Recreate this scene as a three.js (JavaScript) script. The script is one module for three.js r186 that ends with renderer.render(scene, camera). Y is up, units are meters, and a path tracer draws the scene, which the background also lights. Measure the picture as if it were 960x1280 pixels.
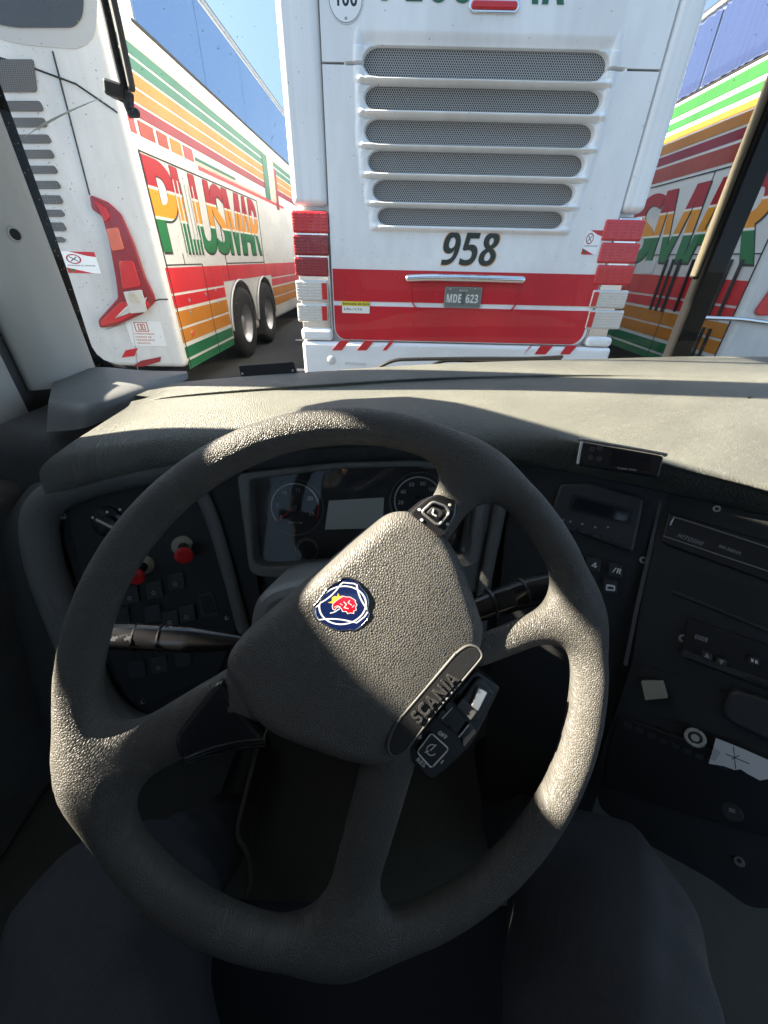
import * as THREE from 'three';
import { RoundedBoxGeometry } from 'three/addons/geometries/RoundedBoxGeometry.js';
import { mergeGeometries, mergeVertices, toCreasedNormals } from 'three/addons/utils/BufferGeometryUtils.js';
import { Brush, Evaluator, SUBTRACTION } from 'three-bvh-csg';
import { FontLoader } from 'three/addons/loaders/FontLoader.js';

// ------------------------------------------------------------------ camera, sky, sun, exposure
const H = 1.45;                                   // camera height above the yard, metres
const PITCH = THREE.MathUtils.degToRad(33.2), FPX = 485, ROLL = THREE.MathUtils.degToRad(1.3);   // wide phone lens, measured on the 960 x 1280 photograph
const scene = new THREE.Scene();
const camera = new THREE.PerspectiveCamera(2 * Math.atan(640 / FPX) * 180 / Math.PI, 0.75, 0.01, 400);
camera.position.set(0, H, 0);
camera.rotation.set(-PITCH, 0, ROLL);
scene.add(camera);
const SUN_AZ = 88 * Math.PI / 180, SUN_EL = 37 * Math.PI / 180;   // azimuth left of straight ahead
const sunDir = new THREE.Vector3(-Math.sin(SUN_AZ) * Math.cos(SUN_EL), Math.sin(SUN_EL), -Math.cos(SUN_AZ) * Math.cos(SUN_EL));
const sun = new THREE.DirectionalLight(new THREE.Color().setRGB(1, 0.9, 0.74), 5);
sun.position.copy(sunDir).multiplyScalar(30).add(new THREE.Vector3(0, 1, -3));
sun.target.position.set(0, 1, -3); scene.add(sun, sun.target);
sun.castShadow = true; sun.shadow.mapSize.set(4096, 4096); sun.shadow.radius = 1.2; sun.shadow.bias = -0.0005;
Object.assign(sun.shadow.camera, { left: -14, right: 14, top: 12, bottom: -12, near: 1, far: 80 });
{ // clear sky: pale near the horizon, deeper blue overhead, brighter air round the sun
  const w = 512, h = 256, d = new Float32Array(w * h * 4);
  for (let j = 0; j < h; j++) for (let i = 0; i < w; i++) {
    const el = ((j + 0.5) / h - 0.5) * Math.PI, az = ((i + 0.5) / w - 0.5) * 2 * Math.PI;
    const dir = new THREE.Vector3(Math.cos(el) * Math.cos(az), Math.sin(el), Math.cos(el) * Math.sin(az));
    const m = Math.max(0, dir.dot(sunDir)), e = Math.max(0, Math.sin(el));
    const c = dir.dot(sunDir), t = Math.pow(1 - e, 3.0), gl = 0.26 * Math.pow(m, 4), k = 0.78 + 0.75 * c * c;   // darkest at right angles to the sun
    const o = (j * w + i) * 4;
    d[o] = (0.064 + 0.066 * t) * k + gl; d[o + 1] = (0.112 + 0.072 * t) * k + gl * 0.96; d[o + 2] = (0.185 + 0.05 * t) * k + gl * 0.86; d[o + 3] = 1;
    if (el < 0) { d[o] = d[o + 1] = d[o + 2] = 0.15; }
  }
  const sky = new THREE.DataTexture(d, w, h, THREE.RGBAFormat, THREE.FloatType);
  sky.mapping = THREE.EquirectangularReflectionMapping; sky.magFilter = sky.minFilter = THREE.LinearFilter; sky.needsUpdate = true;
  scene.background = sky; scene.environment = sky;
}
const renderer = new THREE.WebGLRenderer({ antialias: true });
renderer.toneMapping = THREE.LinearToneMapping;
renderer.toneMappingExposure = 6.6;
renderer.shadowMap.enabled = true;

// ------------------------------------------------------------------ helpers
const V = (x, y, z) => new THREE.Vector3(x, y, z);
const rng = ((s) => () => { s = (s + 0x6d2b79f5) | 0; let t = Math.imul(s ^ (s >>> 15), 1 | s); t = (t + Math.imul(t ^ (t >>> 7), 61 | t)) ^ t; return ((t ^ (t >>> 14)) >>> 0) / 4294967296; })(7);
const CP = Math.cos(PITCH), SP = Math.sin(PITCH);
// direction of a photograph pixel; x right, y up, z back
const CR = Math.cos(ROLL), SR = Math.sin(ROLL);
const ray = (u, v) => { const a = (u - 480) * CR - (640 - v) * SR, b = (u - 480) * SR + (640 - v) * CR; return V(a, b * CP - FPX * SP, -(b * SP + FPX * CP)); };
const atD = (u, v, D) => { const r = ray(u, v); return r.multiplyScalar(D / -r.z).add(V(0, H, 0)); };          // on the plane z = -D
const atY = (u, v, y) => { const r = ray(u, v); return r.multiplyScalar(y / r.y).add(V(0, H, 0)); };           // at height y relative to the camera
const atX = (u, v, x) => { const r = ray(u, v); return r.multiplyScalar(x / r.x).add(V(0, H, 0)); };
// planes: p, n with an in-plane frame
function plane(p, n, up = V(0, 1, 0)) {
  n = n.clone().normalize(); const ex = up.clone().cross(n).normalize(), ey = n.clone().cross(ex);
  return { p, n, ex, ey, m: (off = 0) => new THREE.Matrix4().makeBasis(ex, ey, n).setPosition(p.clone().addScaledVector(n, off)) };
}
const hit = (pl, u, v, off = 0) => { const r = ray(u, v), o = V(0, H, 0), q = pl.p.clone().addScaledVector(pl.n, off); return r.multiplyScalar(q.sub(o).dot(pl.n) / r.dot(pl.n)).add(o); };
const loc = (pl, u, v, off = 0) => { const q = hit(pl, u, v, off).sub(pl.p); return new THREE.Vector2(q.dot(pl.ex), q.dot(pl.ey)); };

const taken = new Map();
const numbered = (n) => { const k = taken.get(n) ?? 0; taken.set(n, k + 1); return k ? n + '_' + String(k).padStart(3, '0') : n; };
const base = new WeakMap();
function thing(name, label, category, pos = V(0, 0, 0), group) {
  const o = new THREE.Group(); o.name = numbered(name); o.position.copy(pos); base.set(o, pos.clone()); scene.add(o);
  o.userData = { label, category }; if (group) o.userData.group = group; return o;
}
// geometry in world coordinates -> named mesh under its thing / part
function part(name, geo, mat, parent, label) {
  let p = parent; while (p && !base.has(p)) p = p.parent;
  if (p) { const b = base.get(p); geo.translate(-b.x, -b.y, -b.z); }
  const m = new THREE.Mesh(geo, mat); m.name = name; m.castShadow = m.receiveShadow = true; (parent ?? scene).add(m);
  if (label) m.userData.label = label; return m;
}
function single(name, geo, mat, label, category, group) { const m = part(numbered(name), geo, mat); m.userData = { label, category }; if (group) m.userData.group = group; return m; }
function struct(name, geo, mat) { const m = part(name, geo, mat); m.userData = { kind: 'structure' }; return m; }

const shapeOf = (pts) => new THREE.Shape(pts.map((p) => new THREE.Vector2(p.x ?? p[0], p.y ?? p[1])));
function roundPoly(pts, r, n = 5) { // rounds the corners of a polygon (Vector2 list); r number or list
  const out = [], N = pts.length;
  for (let i = 0; i < N; i++) {
    const a = pts[(i + N - 1) % N], b = pts[i], c = pts[(i + 1) % N], ri = Array.isArray(r) ? r[i] : r;
    const d1 = a.clone().sub(b), d2 = c.clone().sub(b), k = Math.min(ri, d1.length() * 0.48, d2.length() * 0.48);
    const p1 = b.clone().addScaledVector(d1.normalize(), k), p2 = b.clone().addScaledVector(d2.normalize(), k);
    for (let j = 0; j <= n; j++) { const t = j / n, s = 1 - t; out.push(new THREE.Vector2(s * s * p1.x + 2 * s * t * b.x + t * t * p2.x, s * s * p1.y + 2 * s * t * b.y + t * t * p2.y)); }
  }
  return out;
}
// solid plate: polygon in the plane's own 2D frame, from height z0 to z1 above the plane
function slab(pl, pts, z0, z1, bevel = 0, holes = [], seg = 2) {
  const s = shapeOf(pts); for (const h of holes) s.holes.push(new THREE.Path(h.map((p) => new THREE.Vector2(p.x, p.y))));
  const b = Math.min(bevel, (z1 - z0) * 0.49);
  const g = new THREE.ExtrudeGeometry(s, { depth: z1 - z0 - 2 * b, bevelEnabled: b > 0, bevelSize: b, bevelThickness: b, bevelOffset: -b, bevelSegments: seg, curveSegments: 8 });
  g.translate(0, 0, z0 + b); g.applyMatrix4(pl.m()); return g;
}
const px = (pl, list, off = 0) => list.map(([u, v]) => loc(pl, u, v, off));
const plate = (pl, list, z0, z1, { r = 0, bevel = 0 } = {}) => { const q = px(pl, list, z1); return slab(pl, r ? roundPoly(q, r) : q, z0, z1, bevel); };
function tube(pts, r, { seg = 6, n = 0, closed = false, taper } = {}) {
  const c = new THREE.CatmullRomCurve3(pts, closed, 'catmullrom', 0.5), N = n || pts.length * 6;
  const g = new THREE.TubeGeometry(c, N, r, seg, closed);
  if (taper) { const p = g.attributes.position, q = V(); for (let i = 0; i <= N; i++) { const o = c.getPointAt(i / N), k = taper(i / N); for (let j = 0; j <= seg; j++) { const a = i * (seg + 1) + j; q.fromBufferAttribute(p, a).sub(o).multiplyScalar(k).add(o); p.setXYZ(a, q.x, q.y, q.z); } } g.computeVertexNormals(); }
  if (!closed) { const caps = []; for (const [e, s] of [[0, -1], [1, 1]]) { const k = taper ? taper(e) : 1; const cg = new THREE.SphereGeometry(r * k, 8, 5); cg.translate(...c.getPointAt(e)); caps.push(cg); } return mergeGeometries([g, ...caps]); }
  return g;
}
const box = (x0, x1, y0, y1, z0, z1, r = 0) => { const [w, h, d] = [x1 - x0, y1 - y0, z1 - z0]; const g = r ? new RoundedBoxGeometry(w, h, d, 3, Math.min(r, w / 2.01, h / 2.01, d / 2.01)) : new THREE.BoxGeometry(w, h, d); g.translate((x0 + x1) / 2, (y0 + y1) / 2, (z0 + z1) / 2); return g; };
function cyl(p, dir, r0, r1, h, seg = 20, bevel = 0) { // from p along dir
  const b = Math.min(bevel, h * 0.4, r1 * 0.5);
  const prof = [[0, 0], [r0, 0], [r1, h - b], [r1 - b * 0.3, h - b * 0.3], [r1 - b, h], [0, h]].map(([x, y]) => new THREE.Vector2(x, y));
  const g = new THREE.LatheGeometry(b ? prof : [prof[0], prof[1], new THREE.Vector2(r1, h), prof[5]], seg);
  const gg = toCreasedNormals(g, 0.6); gg.applyQuaternion(new THREE.Quaternion().setFromUnitVectors(V(0, 1, 0), dir.clone().normalize())); gg.translate(p.x, p.y, p.z); return gg;
}
function clean(g) { const i = g.index ? g.toNonIndexed() : g; for (const k of Object.keys(i.attributes)) if (!['position', 'normal', 'uv'].includes(k)) i.deleteAttribute(k); return i; }
const merge = (list) => mergeGeometries(list.map(clean));
// smooth surface of a signed distance field (surface nets)
function snet(f, lo, hi, cell, uvScale = 1) {
  const c3 = Array.isArray(cell) ? cell : [cell, cell, cell];
  const n = [0, 1, 2].map((k) => Math.ceil((hi[k] - lo[k]) / c3[k])), [nx, ny, nz] = n, sx = 1, sy = nx + 1, sz = sy * (ny + 1);
  const F = new Float32Array(sz * (nz + 1));
  for (let k = 0, q = 0; k <= nz; k++) for (let j = 0; j <= ny; j++) for (let i = 0; i <= nx; i++, q++) F[q] = f(lo[0] + i * c3[0], lo[1] + j * c3[1], lo[2] + k * c3[2]);
  const id = new Int32Array(sz * (nz + 1)).fill(-1), P = [], I = [];
  for (let k = 0; k < nz; k++) for (let j = 0; j < ny; j++) for (let i = 0; i < nx; i++) {
    const q = i + j * sy + k * sz; let m = 0; const v = [];
    for (let c = 0; c < 8; c++) { const t = F[q + (c & 1) + ((c >> 1) & 1) * sy + (c >> 2) * sz]; v.push(t); if (t < 0) m |= 1 << c; }
    if (m === 0 || m === 255) continue;
    let x = 0, y = 0, z = 0, w = 0;
    for (let a = 0; a < 8; a++) for (const e of [1, 2, 4]) { if (a & e) continue; const b = a | e; if ((v[a] < 0) === (v[b] < 0)) continue; const t = v[a] / (v[a] - v[b]); x += (a & 1) + (e === 1 ? t : 0); y += ((a >> 1) & 1) + (e === 2 ? t : 0); z += (a >> 2) + (e === 4 ? t : 0); w++; }
    id[q] = P.length / 3; P.push(lo[0] + (i + x / w) * c3[0], lo[1] + (j + y / w) * c3[1], lo[2] + (k + z / w) * c3[2]);
  }
  const quad = (a, b, c, d, flip) => { if (a < 0 || b < 0 || c < 0 || d < 0) return; if (flip) I.push(a, c, b, a, d, c); else I.push(a, b, c, a, c, d); };
  for (let k = 1; k < nz; k++) for (let j = 1; j < ny; j++) for (let i = 1; i < nx; i++) {
    const q = i + j * sy + k * sz, s = F[q] < 0;
    if (s !== F[q + 1] < 0) quad(id[q - sy - sz], id[q - sz], id[q], id[q - sy], !s);
    if (s !== F[q + sy] < 0) quad(id[q - 1 - sz], id[q - 1], id[q], id[q - sz], !s);
    if (s !== F[q + sz] < 0) quad(id[q - 1 - sy], id[q - sy], id[q], id[q - 1], !s);
  }
  const g = new THREE.BufferGeometry(); g.setAttribute('position', new THREE.Float32BufferAttribute(P, 3)); g.setIndex(I);
  const N = new Float32Array(P.length), UV = new Float32Array(P.length / 3 * 2), h = 0.0008;
  for (let i = 0; i < P.length; i += 3) {
    const [x, y, z] = [P[i], P[i + 1], P[i + 2]], v = V(f(x + h, y, z) - f(x - h, y, z), f(x, y + h, z) - f(x, y - h, z), f(x, y, z + h) - f(x, y, z - h)).normalize();
    N.set([v.x, v.y, v.z], i); UV.set([(x + z * 0.35) * uvScale, (y + z * 0.6) * uvScale], i / 3 * 2);
  }
  g.setAttribute('normal', new THREE.BufferAttribute(N, 3)); g.setAttribute('uv', new THREE.BufferAttribute(UV, 2)); return g;
}
const smin = (a, b, k) => { const h = Math.max(k - Math.abs(a - b), 0) / k; return Math.min(a, b) - h * h * k * 0.25; };
const smax = (a, b, k) => -smin(-a, -b, k);
function capsule(x, y, z, a, b, r0, r1) { const bx = b.x - a.x, by = b.y - a.y, bz = b.z - a.z, t = Math.min(1, Math.max(0, ((x - a.x) * bx + (y - a.y) * by + (z - a.z) * bz) / (bx * bx + by * by + bz * bz))); return Math.hypot(x - a.x - bx * t, y - a.y - by * t, z - a.z - bz * t) - (r0 + (r1 - r0) * t); }
function sdPoly(pts, x, y) { let d = 1e9, s = 1; for (let i = 0, j = pts.length - 1; i < pts.length; j = i++) { const a = pts[i], b = pts[j], ex = b.x - a.x, ey = b.y - a.y, wx = x - a.x, wy = y - a.y, t = Math.min(1, Math.max(0, (wx * ex + wy * ey) / (ex * ex + ey * ey))); d = Math.min(d, (wx - ex * t) ** 2 + (wy - ey * t) ** 2); const c1 = y >= a.y, c2 = y < b.y, c3 = ex * wy > ey * wx; if ((c1 && c2 && c3) || (!c1 && !c2 && !c3)) s = -s; } return s * Math.sqrt(d); }
// loft through rows of points (each the same length), smoothed both ways
function loft(rows, nu, nv, uvM = 1) {
  const cr = rows.map((r) => new THREE.CatmullRomCurve3(r, false, 'catmullrom', 0.5)), P = [], UV = [], I = [];
  for (let i = 0; i <= nu; i++) {
    const col = new THREE.CatmullRomCurve3(cr.map((c) => c.getPoint(i / nu)), false, 'catmullrom', 0.5); let len = 0, prev = null;
    for (let j = 0; j <= nv; j++) { const q = col.getPoint(j / nv); if (prev) len += q.distanceTo(prev); prev = q; P.push(q.x, q.y, q.z); UV.push(q.x * uvM, len * uvM); }
  }
  for (let i = 0; i < nu; i++) for (let j = 0; j < nv; j++) { const a = i * (nv + 1) + j, b = a + nv + 1; I.push(a, a + 1, b, b, a + 1, b + 1); }
  const g = new THREE.BufferGeometry(); g.setAttribute('position', new THREE.Float32BufferAttribute(P, 3)); g.setAttribute('uv', new THREE.Float32BufferAttribute(UV, 2)); g.setIndex(I); g.computeVertexNormals(); return g;
}
const font = await new FontLoader().loadAsync('fonts/droid/droid_sans_bold.typeface.json');
// flat lettering as thin solid shapes: text box (x0..x1, y0..y1) in the plane frame, slant in x per y
function lettering(pl, text, x0, x1, y0, y1, z0, z1, { slant = 0, grow = 0, turn = 0, gap = 0 } = {}) {
  const shapes = font.generateShapes(text, 1);
  const g = new THREE.ExtrudeGeometry(shapes, { depth: z1 - z0, bevelEnabled: grow > 0, bevelSize: 0, bevelOffset: 0, bevelThickness: 0, curveSegments: 5 });
  g.computeBoundingBox(); const b = g.boundingBox, p = g.attributes.position, w = x1 - x0, h = y1 - y0, ca = Math.cos(turn), sa = Math.sin(turn);
  for (let i = 0; i < p.count; i++) {
    const a = (p.getX(i) - b.min.x) / (b.max.x - b.min.x), c = (p.getY(i) - b.min.y) / (b.max.y - b.min.y), lx = a * w + slant * c * h, ly = c * h;
    p.setXYZ(i, x0 + lx * ca - ly * sa, y0 + lx * sa + ly * ca, p.getZ(i) + z0); g.attributes.uv.setXY(i, a, c);
  }
  g.computeVertexNormals(); g.applyMatrix4(pl.m()); return g;
}
// ------------------------------------------------------------------ textures
function tex(n, fn, { srgb = false, rep = [1, 1] } = {}) {
  const d = new Uint8Array(n * n * 4); for (let j = 0; j < n; j++) for (let i = 0; i < n; i++) { const c = fn(i / n, j / n, i, j), o = (j * n + i) * 4; const a = Array.isArray(c) ? c : [c, c, c]; for (let k = 0; k < 3; k++) d[o + k] = Math.max(0, Math.min(255, a[k] * 255)); d[o + 3] = 255; }
  const t = new THREE.DataTexture(d, n, n); t.wrapS = t.wrapT = THREE.RepeatWrapping; t.magFilter = THREE.LinearFilter; t.minFilter = THREE.LinearMipmapLinearFilter; t.generateMipmaps = true; t.repeat.set(...rep); if (srgb) t.colorSpace = THREE.SRGBColorSpace; t.needsUpdate = true; return t;
}
const hash = (x, y, s = 0) => { let h = (x * 374761393 + y * 668265263 + s * 974634777) | 0; h = Math.imul(h ^ (h >>> 13), 1274126177); return ((h ^ (h >>> 16)) >>> 0) / 4294967296; };
function vnoise(x, y, per, s = 0) { const xi = Math.floor(x), yi = Math.floor(y), fx = x - xi, fy = y - yi, w = (t) => t * t * (3 - 2 * t), m = (a) => ((a % per) + per) % per; const a = hash(m(xi), m(yi), s), b = hash(m(xi + 1), m(yi), s), c = hash(m(xi), m(yi + 1), s), d = hash(m(xi + 1), m(yi + 1), s); return a + (b - a) * w(fx) + (c - a) * w(fy) + (a - b - c + d) * w(fx) * w(fy); }
const fbm = (x, y, per, oct = 4, s = 0) => { let v = 0, a = 0.5, t = 0; for (let o = 0; o < oct; o++) { v += a * vnoise(x * per, y * per, per, s + o); t += a; a *= 0.5; per *= 2; } return v / t; };
function worley(x, y, per, s = 0) { const X = x * per, Y = y * per, xi = Math.floor(X), yi = Math.floor(Y), m = (a) => ((a % per) + per) % per; let d1 = 9, d2 = 9; for (let j = -1; j <= 1; j++) for (let i = -1; i <= 1; i++) { const cx = xi + i + hash(m(xi + i), m(yi + j), s), cy = yi + j + hash(m(xi + i), m(yi + j), s + 9), d = Math.hypot(X - cx, Y - cy); if (d < d1) { d2 = d1; d1 = d; } else if (d < d2) d2 = d; } return [d1, d2]; }
const T = {
  leather: tex(512, (x, y) => { const wx = x + 0.012 * fbm(x, y, 8, 2, 3), wy = y + 0.012 * fbm(x, y, 8, 2, 5), [a, b] = worley(wx, wy, 34, 2), [c, d] = worley(wx, wy, 15, 7); return 0.25 + 0.5 * Math.min(1, (b - a) * 2.4) + 0.2 * Math.min(1, (d - c) * 4) + 0.12 * fbm(x, y, 60, 2); }, { rep: [16, 16] }),
  grain: tex(512, (x, y) => { const [a, b] = worley(x, y, 60, 4); return 0.2 + 0.6 * Math.min(1, (b - a) * 1.8) + 0.3 * fbm(x, y, 40, 2); }, { rep: [14, 14] }),
  leather2: tex(512, (x, y) => { const wx = x + 0.01 * fbm(x, y, 9, 2, 13), wy = y + 0.01 * fbm(x, y, 9, 2, 15), [a, b] = worley(wx, wy, 46, 12); return 0.15 + 0.75 * Math.min(1, (b - a) * 2) + 0.15 * fbm(x, y, 70, 2); }, { rep: [10, 10] }),
  wear: tex(512, (x, y) => { const n = fbm(x, y, 6, 5, 11), s = fbm(x, y, 40, 3, 2), k = 0.72 + 0.4 * n + (s > 0.66 ? 0.18 : 0); return [k, k * 0.99, k * 0.96]; }, { rep: [3.2, 3.2] }),
  dust: tex(1024, (x, y) => { const n = fbm(x, y, 5, 6, 21), s = fbm(x, y, 90, 2, 8), f = hash(Math.floor(x * 1024), Math.floor(y * 1024), 3); const k = 0.62 + 0.35 * n + 0.12 * s + (f > 0.996 ? 0.25 : 0) - (f < 0.003 ? 0.3 : 0); return [k, k * 0.985, k * 0.93]; }, { rep: [1.7, 1.7] }),
  paint: tex(512, (x, y) => { const n = fbm(x, y, 4, 5, 31), v = fbm(x * 1, y * 0.25, 32, 3, 6), k = 0.76 + 0.22 * n + 0.12 * v + (hash(Math.floor(x * 512), Math.floor(y * 512), 5) > 0.997 ? -0.12 : 0); return [k, k, k * 0.985]; }, { rep: [0.6, 0.6] }),
  hex: tex(256, (x, y) => { const X = x * 8, r = Math.floor(y * 16), Y = y * 16 - r, q = X + (r & 1) * 0.5, c = q - Math.floor(q), d = Math.hypot((c - 0.5) * 1.15, (Y - 0.5) * 0.85); return d < 0.40 ? 0.05 : 1; }, { rep: [8.3, 5.7] }),
  twill: tex(256, (x, y) => { const t = ((x + y) * 32) % 1, f = 0.6 + 0.4 * vnoise(x * 64, y * 64, 64, 3); return (t < 0.5 ? 0.85 : 0.4) * f; }, { rep: [22, 22] }),
  denim: tex(512, (x, y) => { const n = fbm(x, y, 5, 5, 17), f = vnoise(x * 200, y * 200, 200, 3), k = 0.6 + 0.45 * n + 0.2 * f; return [k, k, k]; }, { rep: [2.5, 2.5] }),
  asphalt: tex(512, (x, y, i, j) => { const n = fbm(x, y, 4, 6, 41), f = hash(i, j, 6), k = 0.5 + 0.4 * n + 0.3 * (f - 0.5); return [k, k * 0.99, k * 0.97]; }, { rep: [0.4, 0.4] }),
  rough: tex(256, (x, y) => 0.6 + 0.5 * fbm(x, y, 6, 4, 51), { rep: [5, 5] }),
};
T.dashGrain = T.leather2.clone(); T.dashGrain.repeat.set(6, 6); T.dashGrain.needsUpdate = true;
const M = (c, rough = 0.6, o = {}) => new THREE.MeshPhysicalMaterial({ color: typeof c === 'number' ? c : new THREE.Color().setRGB(...c), roughness: rough, side: THREE.DoubleSide, ...o });
const mat = {
  wheel: M([0.092, 0.088, 0.080], 0.56, { bumpMap: T.leather, bumpScale: 0.0011, map: T.wear, roughnessMap: T.rough }),
  hub: M([0.12, 0.116, 0.108], 0.46, { bumpMap: T.leather2, bumpScale: 0.0006, map: T.wear }),
  pad: M([0.165, 0.168, 0.15], 0.45, { bumpMap: T.dashGrain, bumpScale: 0.0016, map: T.dust }),
  surround: M([0.165, 0.168, 0.165], 0.36, { bumpMap: T.grain, bumpScale: 0.00025, map: T.wear }),
  panel: M([0.016, 0.016, 0.017], 0.55, { bumpMap: T.grain, bumpScale: 0.0002, map: T.wear }),
  black: M([0.012, 0.012, 0.013], 0.4), gloss: M([0.016, 0.016, 0.018], 0.18), rubber: M([0.010, 0.010, 0.010], 0.9, { specularIntensity: 0.25, bumpMap: T.grain, bumpScale: 0.0003 }),
  dusty: M([0.22, 0.19, 0.13], 0.6, { bumpMap: T.leather, bumpScale: 0.002, map: T.dust }),
  trim: M([0.60, 0.58, 0.525], 0.55, { bumpMap: T.grain, bumpScale: 0.0003 }),
  trimDark: M([0.085, 0.085, 0.085], 0.6, { map: T.wear }), ceiling: M([0.55, 0.54, 0.52], 0.8), cabLight: M([0.45, 0.44, 0.42], 0.8), cabDark: M([0.17, 0.172, 0.175], 0.7), floor: M([0.09, 0.09, 0.075], 0.85, { map: T.dust }),
  metal: M([0.55, 0.54, 0.5], 0.35, { metalness: 1 }), chrome: M([0.8, 0.8, 0.8], 0.14, { metalness: 1 }), silver: M([0.5, 0.5, 0.48], 0.3, { metalness: 0.8 }),
  mark: M([0.75, 0.75, 0.72], 0.6), markDim: M([0.3, 0.3, 0.3], 0.6), redKnob: M([0.55, 0.015, 0.012], 0.4), screen: M([0.01, 0.012, 0.016], 0.08),
  lcd: M([0.40, 0.43, 0.40], 0.35), greyKey: M([0.035, 0.035, 0.036], 0.45), paper: M([0.75, 0.75, 0.74], 0.85), beige: M([0.35, 0.33, 0.25], 0.6),
  jeans: M([1, 1, 1], 0.9, { vertexColors: true, bumpMap: T.twill, bumpScale: 0.0008, map: T.denim, sheen: 0.15, sheenRoughness: 0.6, sheenColor: new THREE.Color(0.05, 0.06, 0.09) }), shirt: M([0.05, 0.055, 0.07], 0.9), shoe: M([0.02, 0.018, 0.016], 0.5), seat: M([0.02, 0.024, 0.032], 0.9, { bumpMap: T.twill, bumpScale: 0.0004 }),
  glass: new THREE.MeshPhysicalMaterial({ color: 0xffffff, roughness: 0, transmission: 1, thickness: 0, ior: 1.28, side: THREE.DoubleSide }),
  white: M([0.85, 0.84, 0.82], 0.28, { clearcoat: 0.5, clearcoatRoughness: 0.12, map: T.paint }), dirtyWhite: M([0.64, 0.63, 0.60], 0.4, { clearcoat: 0.2, clearcoatRoughness: 0.2, map: T.paint }), red: M([0.58, 0.02, 0.028], 0.4, { specularIntensity: 0.7, map: T.paint }), maroon: M([0.26, 0.016, 0.035], 0.45, { map: T.paint, specularIntensity: 0.45 }), brick: M([0.34, 0.05, 0.03], 0.45, { map: T.paint, specularIntensity: 0.45 }),
  orange: M([0.50, 0.185, 0.025], 0.45, { map: T.paint, specularIntensity: 0.45 }), green: M([0.022, 0.14, 0.062], 0.45, { map: T.paint, specularIntensity: 0.45 }), teal: M([0.024, 0.15, 0.105], 0.45, { map: T.paint, specularIntensity: 0.45 }), cream: M([0.56, 0.51, 0.39], 0.45, { map: T.paint, specularIntensity: 0.45 }), stripe: M([0.64, 0.63, 0.60], 0.45, { map: T.paint, specularIntensity: 0.45 }), outline: M([0.012, 0.02, 0.012], 0.5), amberEdge: M([0.7, 0.32, 0.08], 0.5),
  meshDark: M([0.20, 0.195, 0.18], 0.6, { map: T.hex }), mesh: M([0.40, 0.38, 0.35], 0.55, { map: T.hex }), seam: M([0.02, 0.02, 0.02], 0.8),
  rearGlass: M([0.05, 0.055, 0.06], 0.12), 
  busGlass: M([0.25, 0.37, 0.58], 0.04, { metalness: 0.85 }), lampRed: M([0.55, 0.014, 0.016], 0.3, { clearcoat: 0.4, clearcoatRoughness: 0.1 }), lampRedDeep: M([0.26, 0.008, 0.014], 0.3, { clearcoat: 0.4, clearcoatRoughness: 0.1 }), lampClear: M([0.62, 0.6, 0.55], 0.12, { clearcoat: 1, metalness: 0.3 }), lampOrange: M([0.62, 0.1, 0.03], 0.15, { clearcoat: 1 }),
  tyre: M([0.018, 0.018, 0.018], 0.85), rim: M([0.5, 0.5, 0.5], 0.35, { metalness: 0.7 }), asphalt: M([0.055, 0.055, 0.055], 0.9, { map: T.asphalt, bumpMap: T.asphalt, bumpScale: 0.004 }), plateMat: M([0.22, 0.22, 0.20], 0.5), yellow: M([0.6, 0.5, 0.08], 0.5), signGreen: M([0.02, 0.12, 0.07], 0.4),
};

// ------------------------------------------------------------------ ground
{ const g = new THREE.PlaneGeometry(240, 240, 1, 1); g.rotateX(-Math.PI / 2); const uv = g.attributes.uv; for (let i = 0; i < uv.count; i++) uv.setXY(i, uv.getX(i) * 240, uv.getY(i) * 240); struct('asphalt_ground', g, mat.asphalt); }
{ const gs = []; for (const z of [-6.1, -8.6]) gs.push(box(-1.9, -0.95, 0.003, 0.006, z - 0.07, z + 0.07)); for (const g of gs) { const m = part(numbered('painted_marking'), g, mat.stripe); m.userData = { kind: 'structure' }; } }

// ------------------------------------------------------------------ parked coaches
function shell(t, x0, x1, y0, y1, zr, len, r, m, wells = []) { // body: rounded section swept along z, rear at zr; wheel wells are cut out of it
  const c = [[x0, y0], [x1, y0], [x1, y1], [x0, y1]].map(([a, b]) => new THREE.Vector2(a, b));
  const s = shapeOf(roundPoly(c, [0.08, 0.08, r, r], 8)), b = 0.05;
  let g = new THREE.ExtrudeGeometry(s, { depth: len - 2 * b, bevelEnabled: true, bevelSize: b, bevelThickness: b, bevelOffset: -b, bevelSegments: 4, curveSegments: 10 }); g.translate(0, 0, zr - len + b); g = toCreasedNormals(g, 0.7);
  if (wells.length) { const ev = new Evaluator(); ev.useGroups = false; g.clearGroups(); let A = new Brush(g, m); A.updateMatrixWorld();
    for (const [X, z] of wells) { const cg = new THREE.CylinderGeometry(0.6, 0.6, 0.9, 40); cg.rotateZ(Math.PI / 2); cg.translate(X, 0.5, z); cg.clearGroups(); const bx = new Brush(cg, m); bx.updateMatrixWorld(); A = ev.evaluate(A, bx, SUBTRACTION); A.updateMatrixWorld(); } g = A.geometry; }
  return part('body', g, m, t);
}
const bands = tex(64, (x, y) => (y > 0.695 ? [0.62, 0.07, 0.12] : y > 0.665 ? [0.9, 0.88, 0.84] : y > 0.375 ? [0.86, 0.55, 0.10] : y > 0.345 ? [0.9, 0.88, 0.84] : [0.12, 0.42, 0.22]), { srgb: true });
mat.bands = M([1, 1, 1], 0.45, { map: bands, specularIntensity: 0.45 });
const LOWER = [['red_stripe', -0.365, -0.13, 'red'], ['red_stripe', -0.51, -0.39, 'red'], ['orange_stripe', -0.70, -0.545, 'orange'], ['orange_stripe', -0.865, -0.725, 'orange'], ['green_stripe', -1.03, -0.91, 'green'], ['green_stripe', -1.15, -1.06, 'green']];
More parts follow.
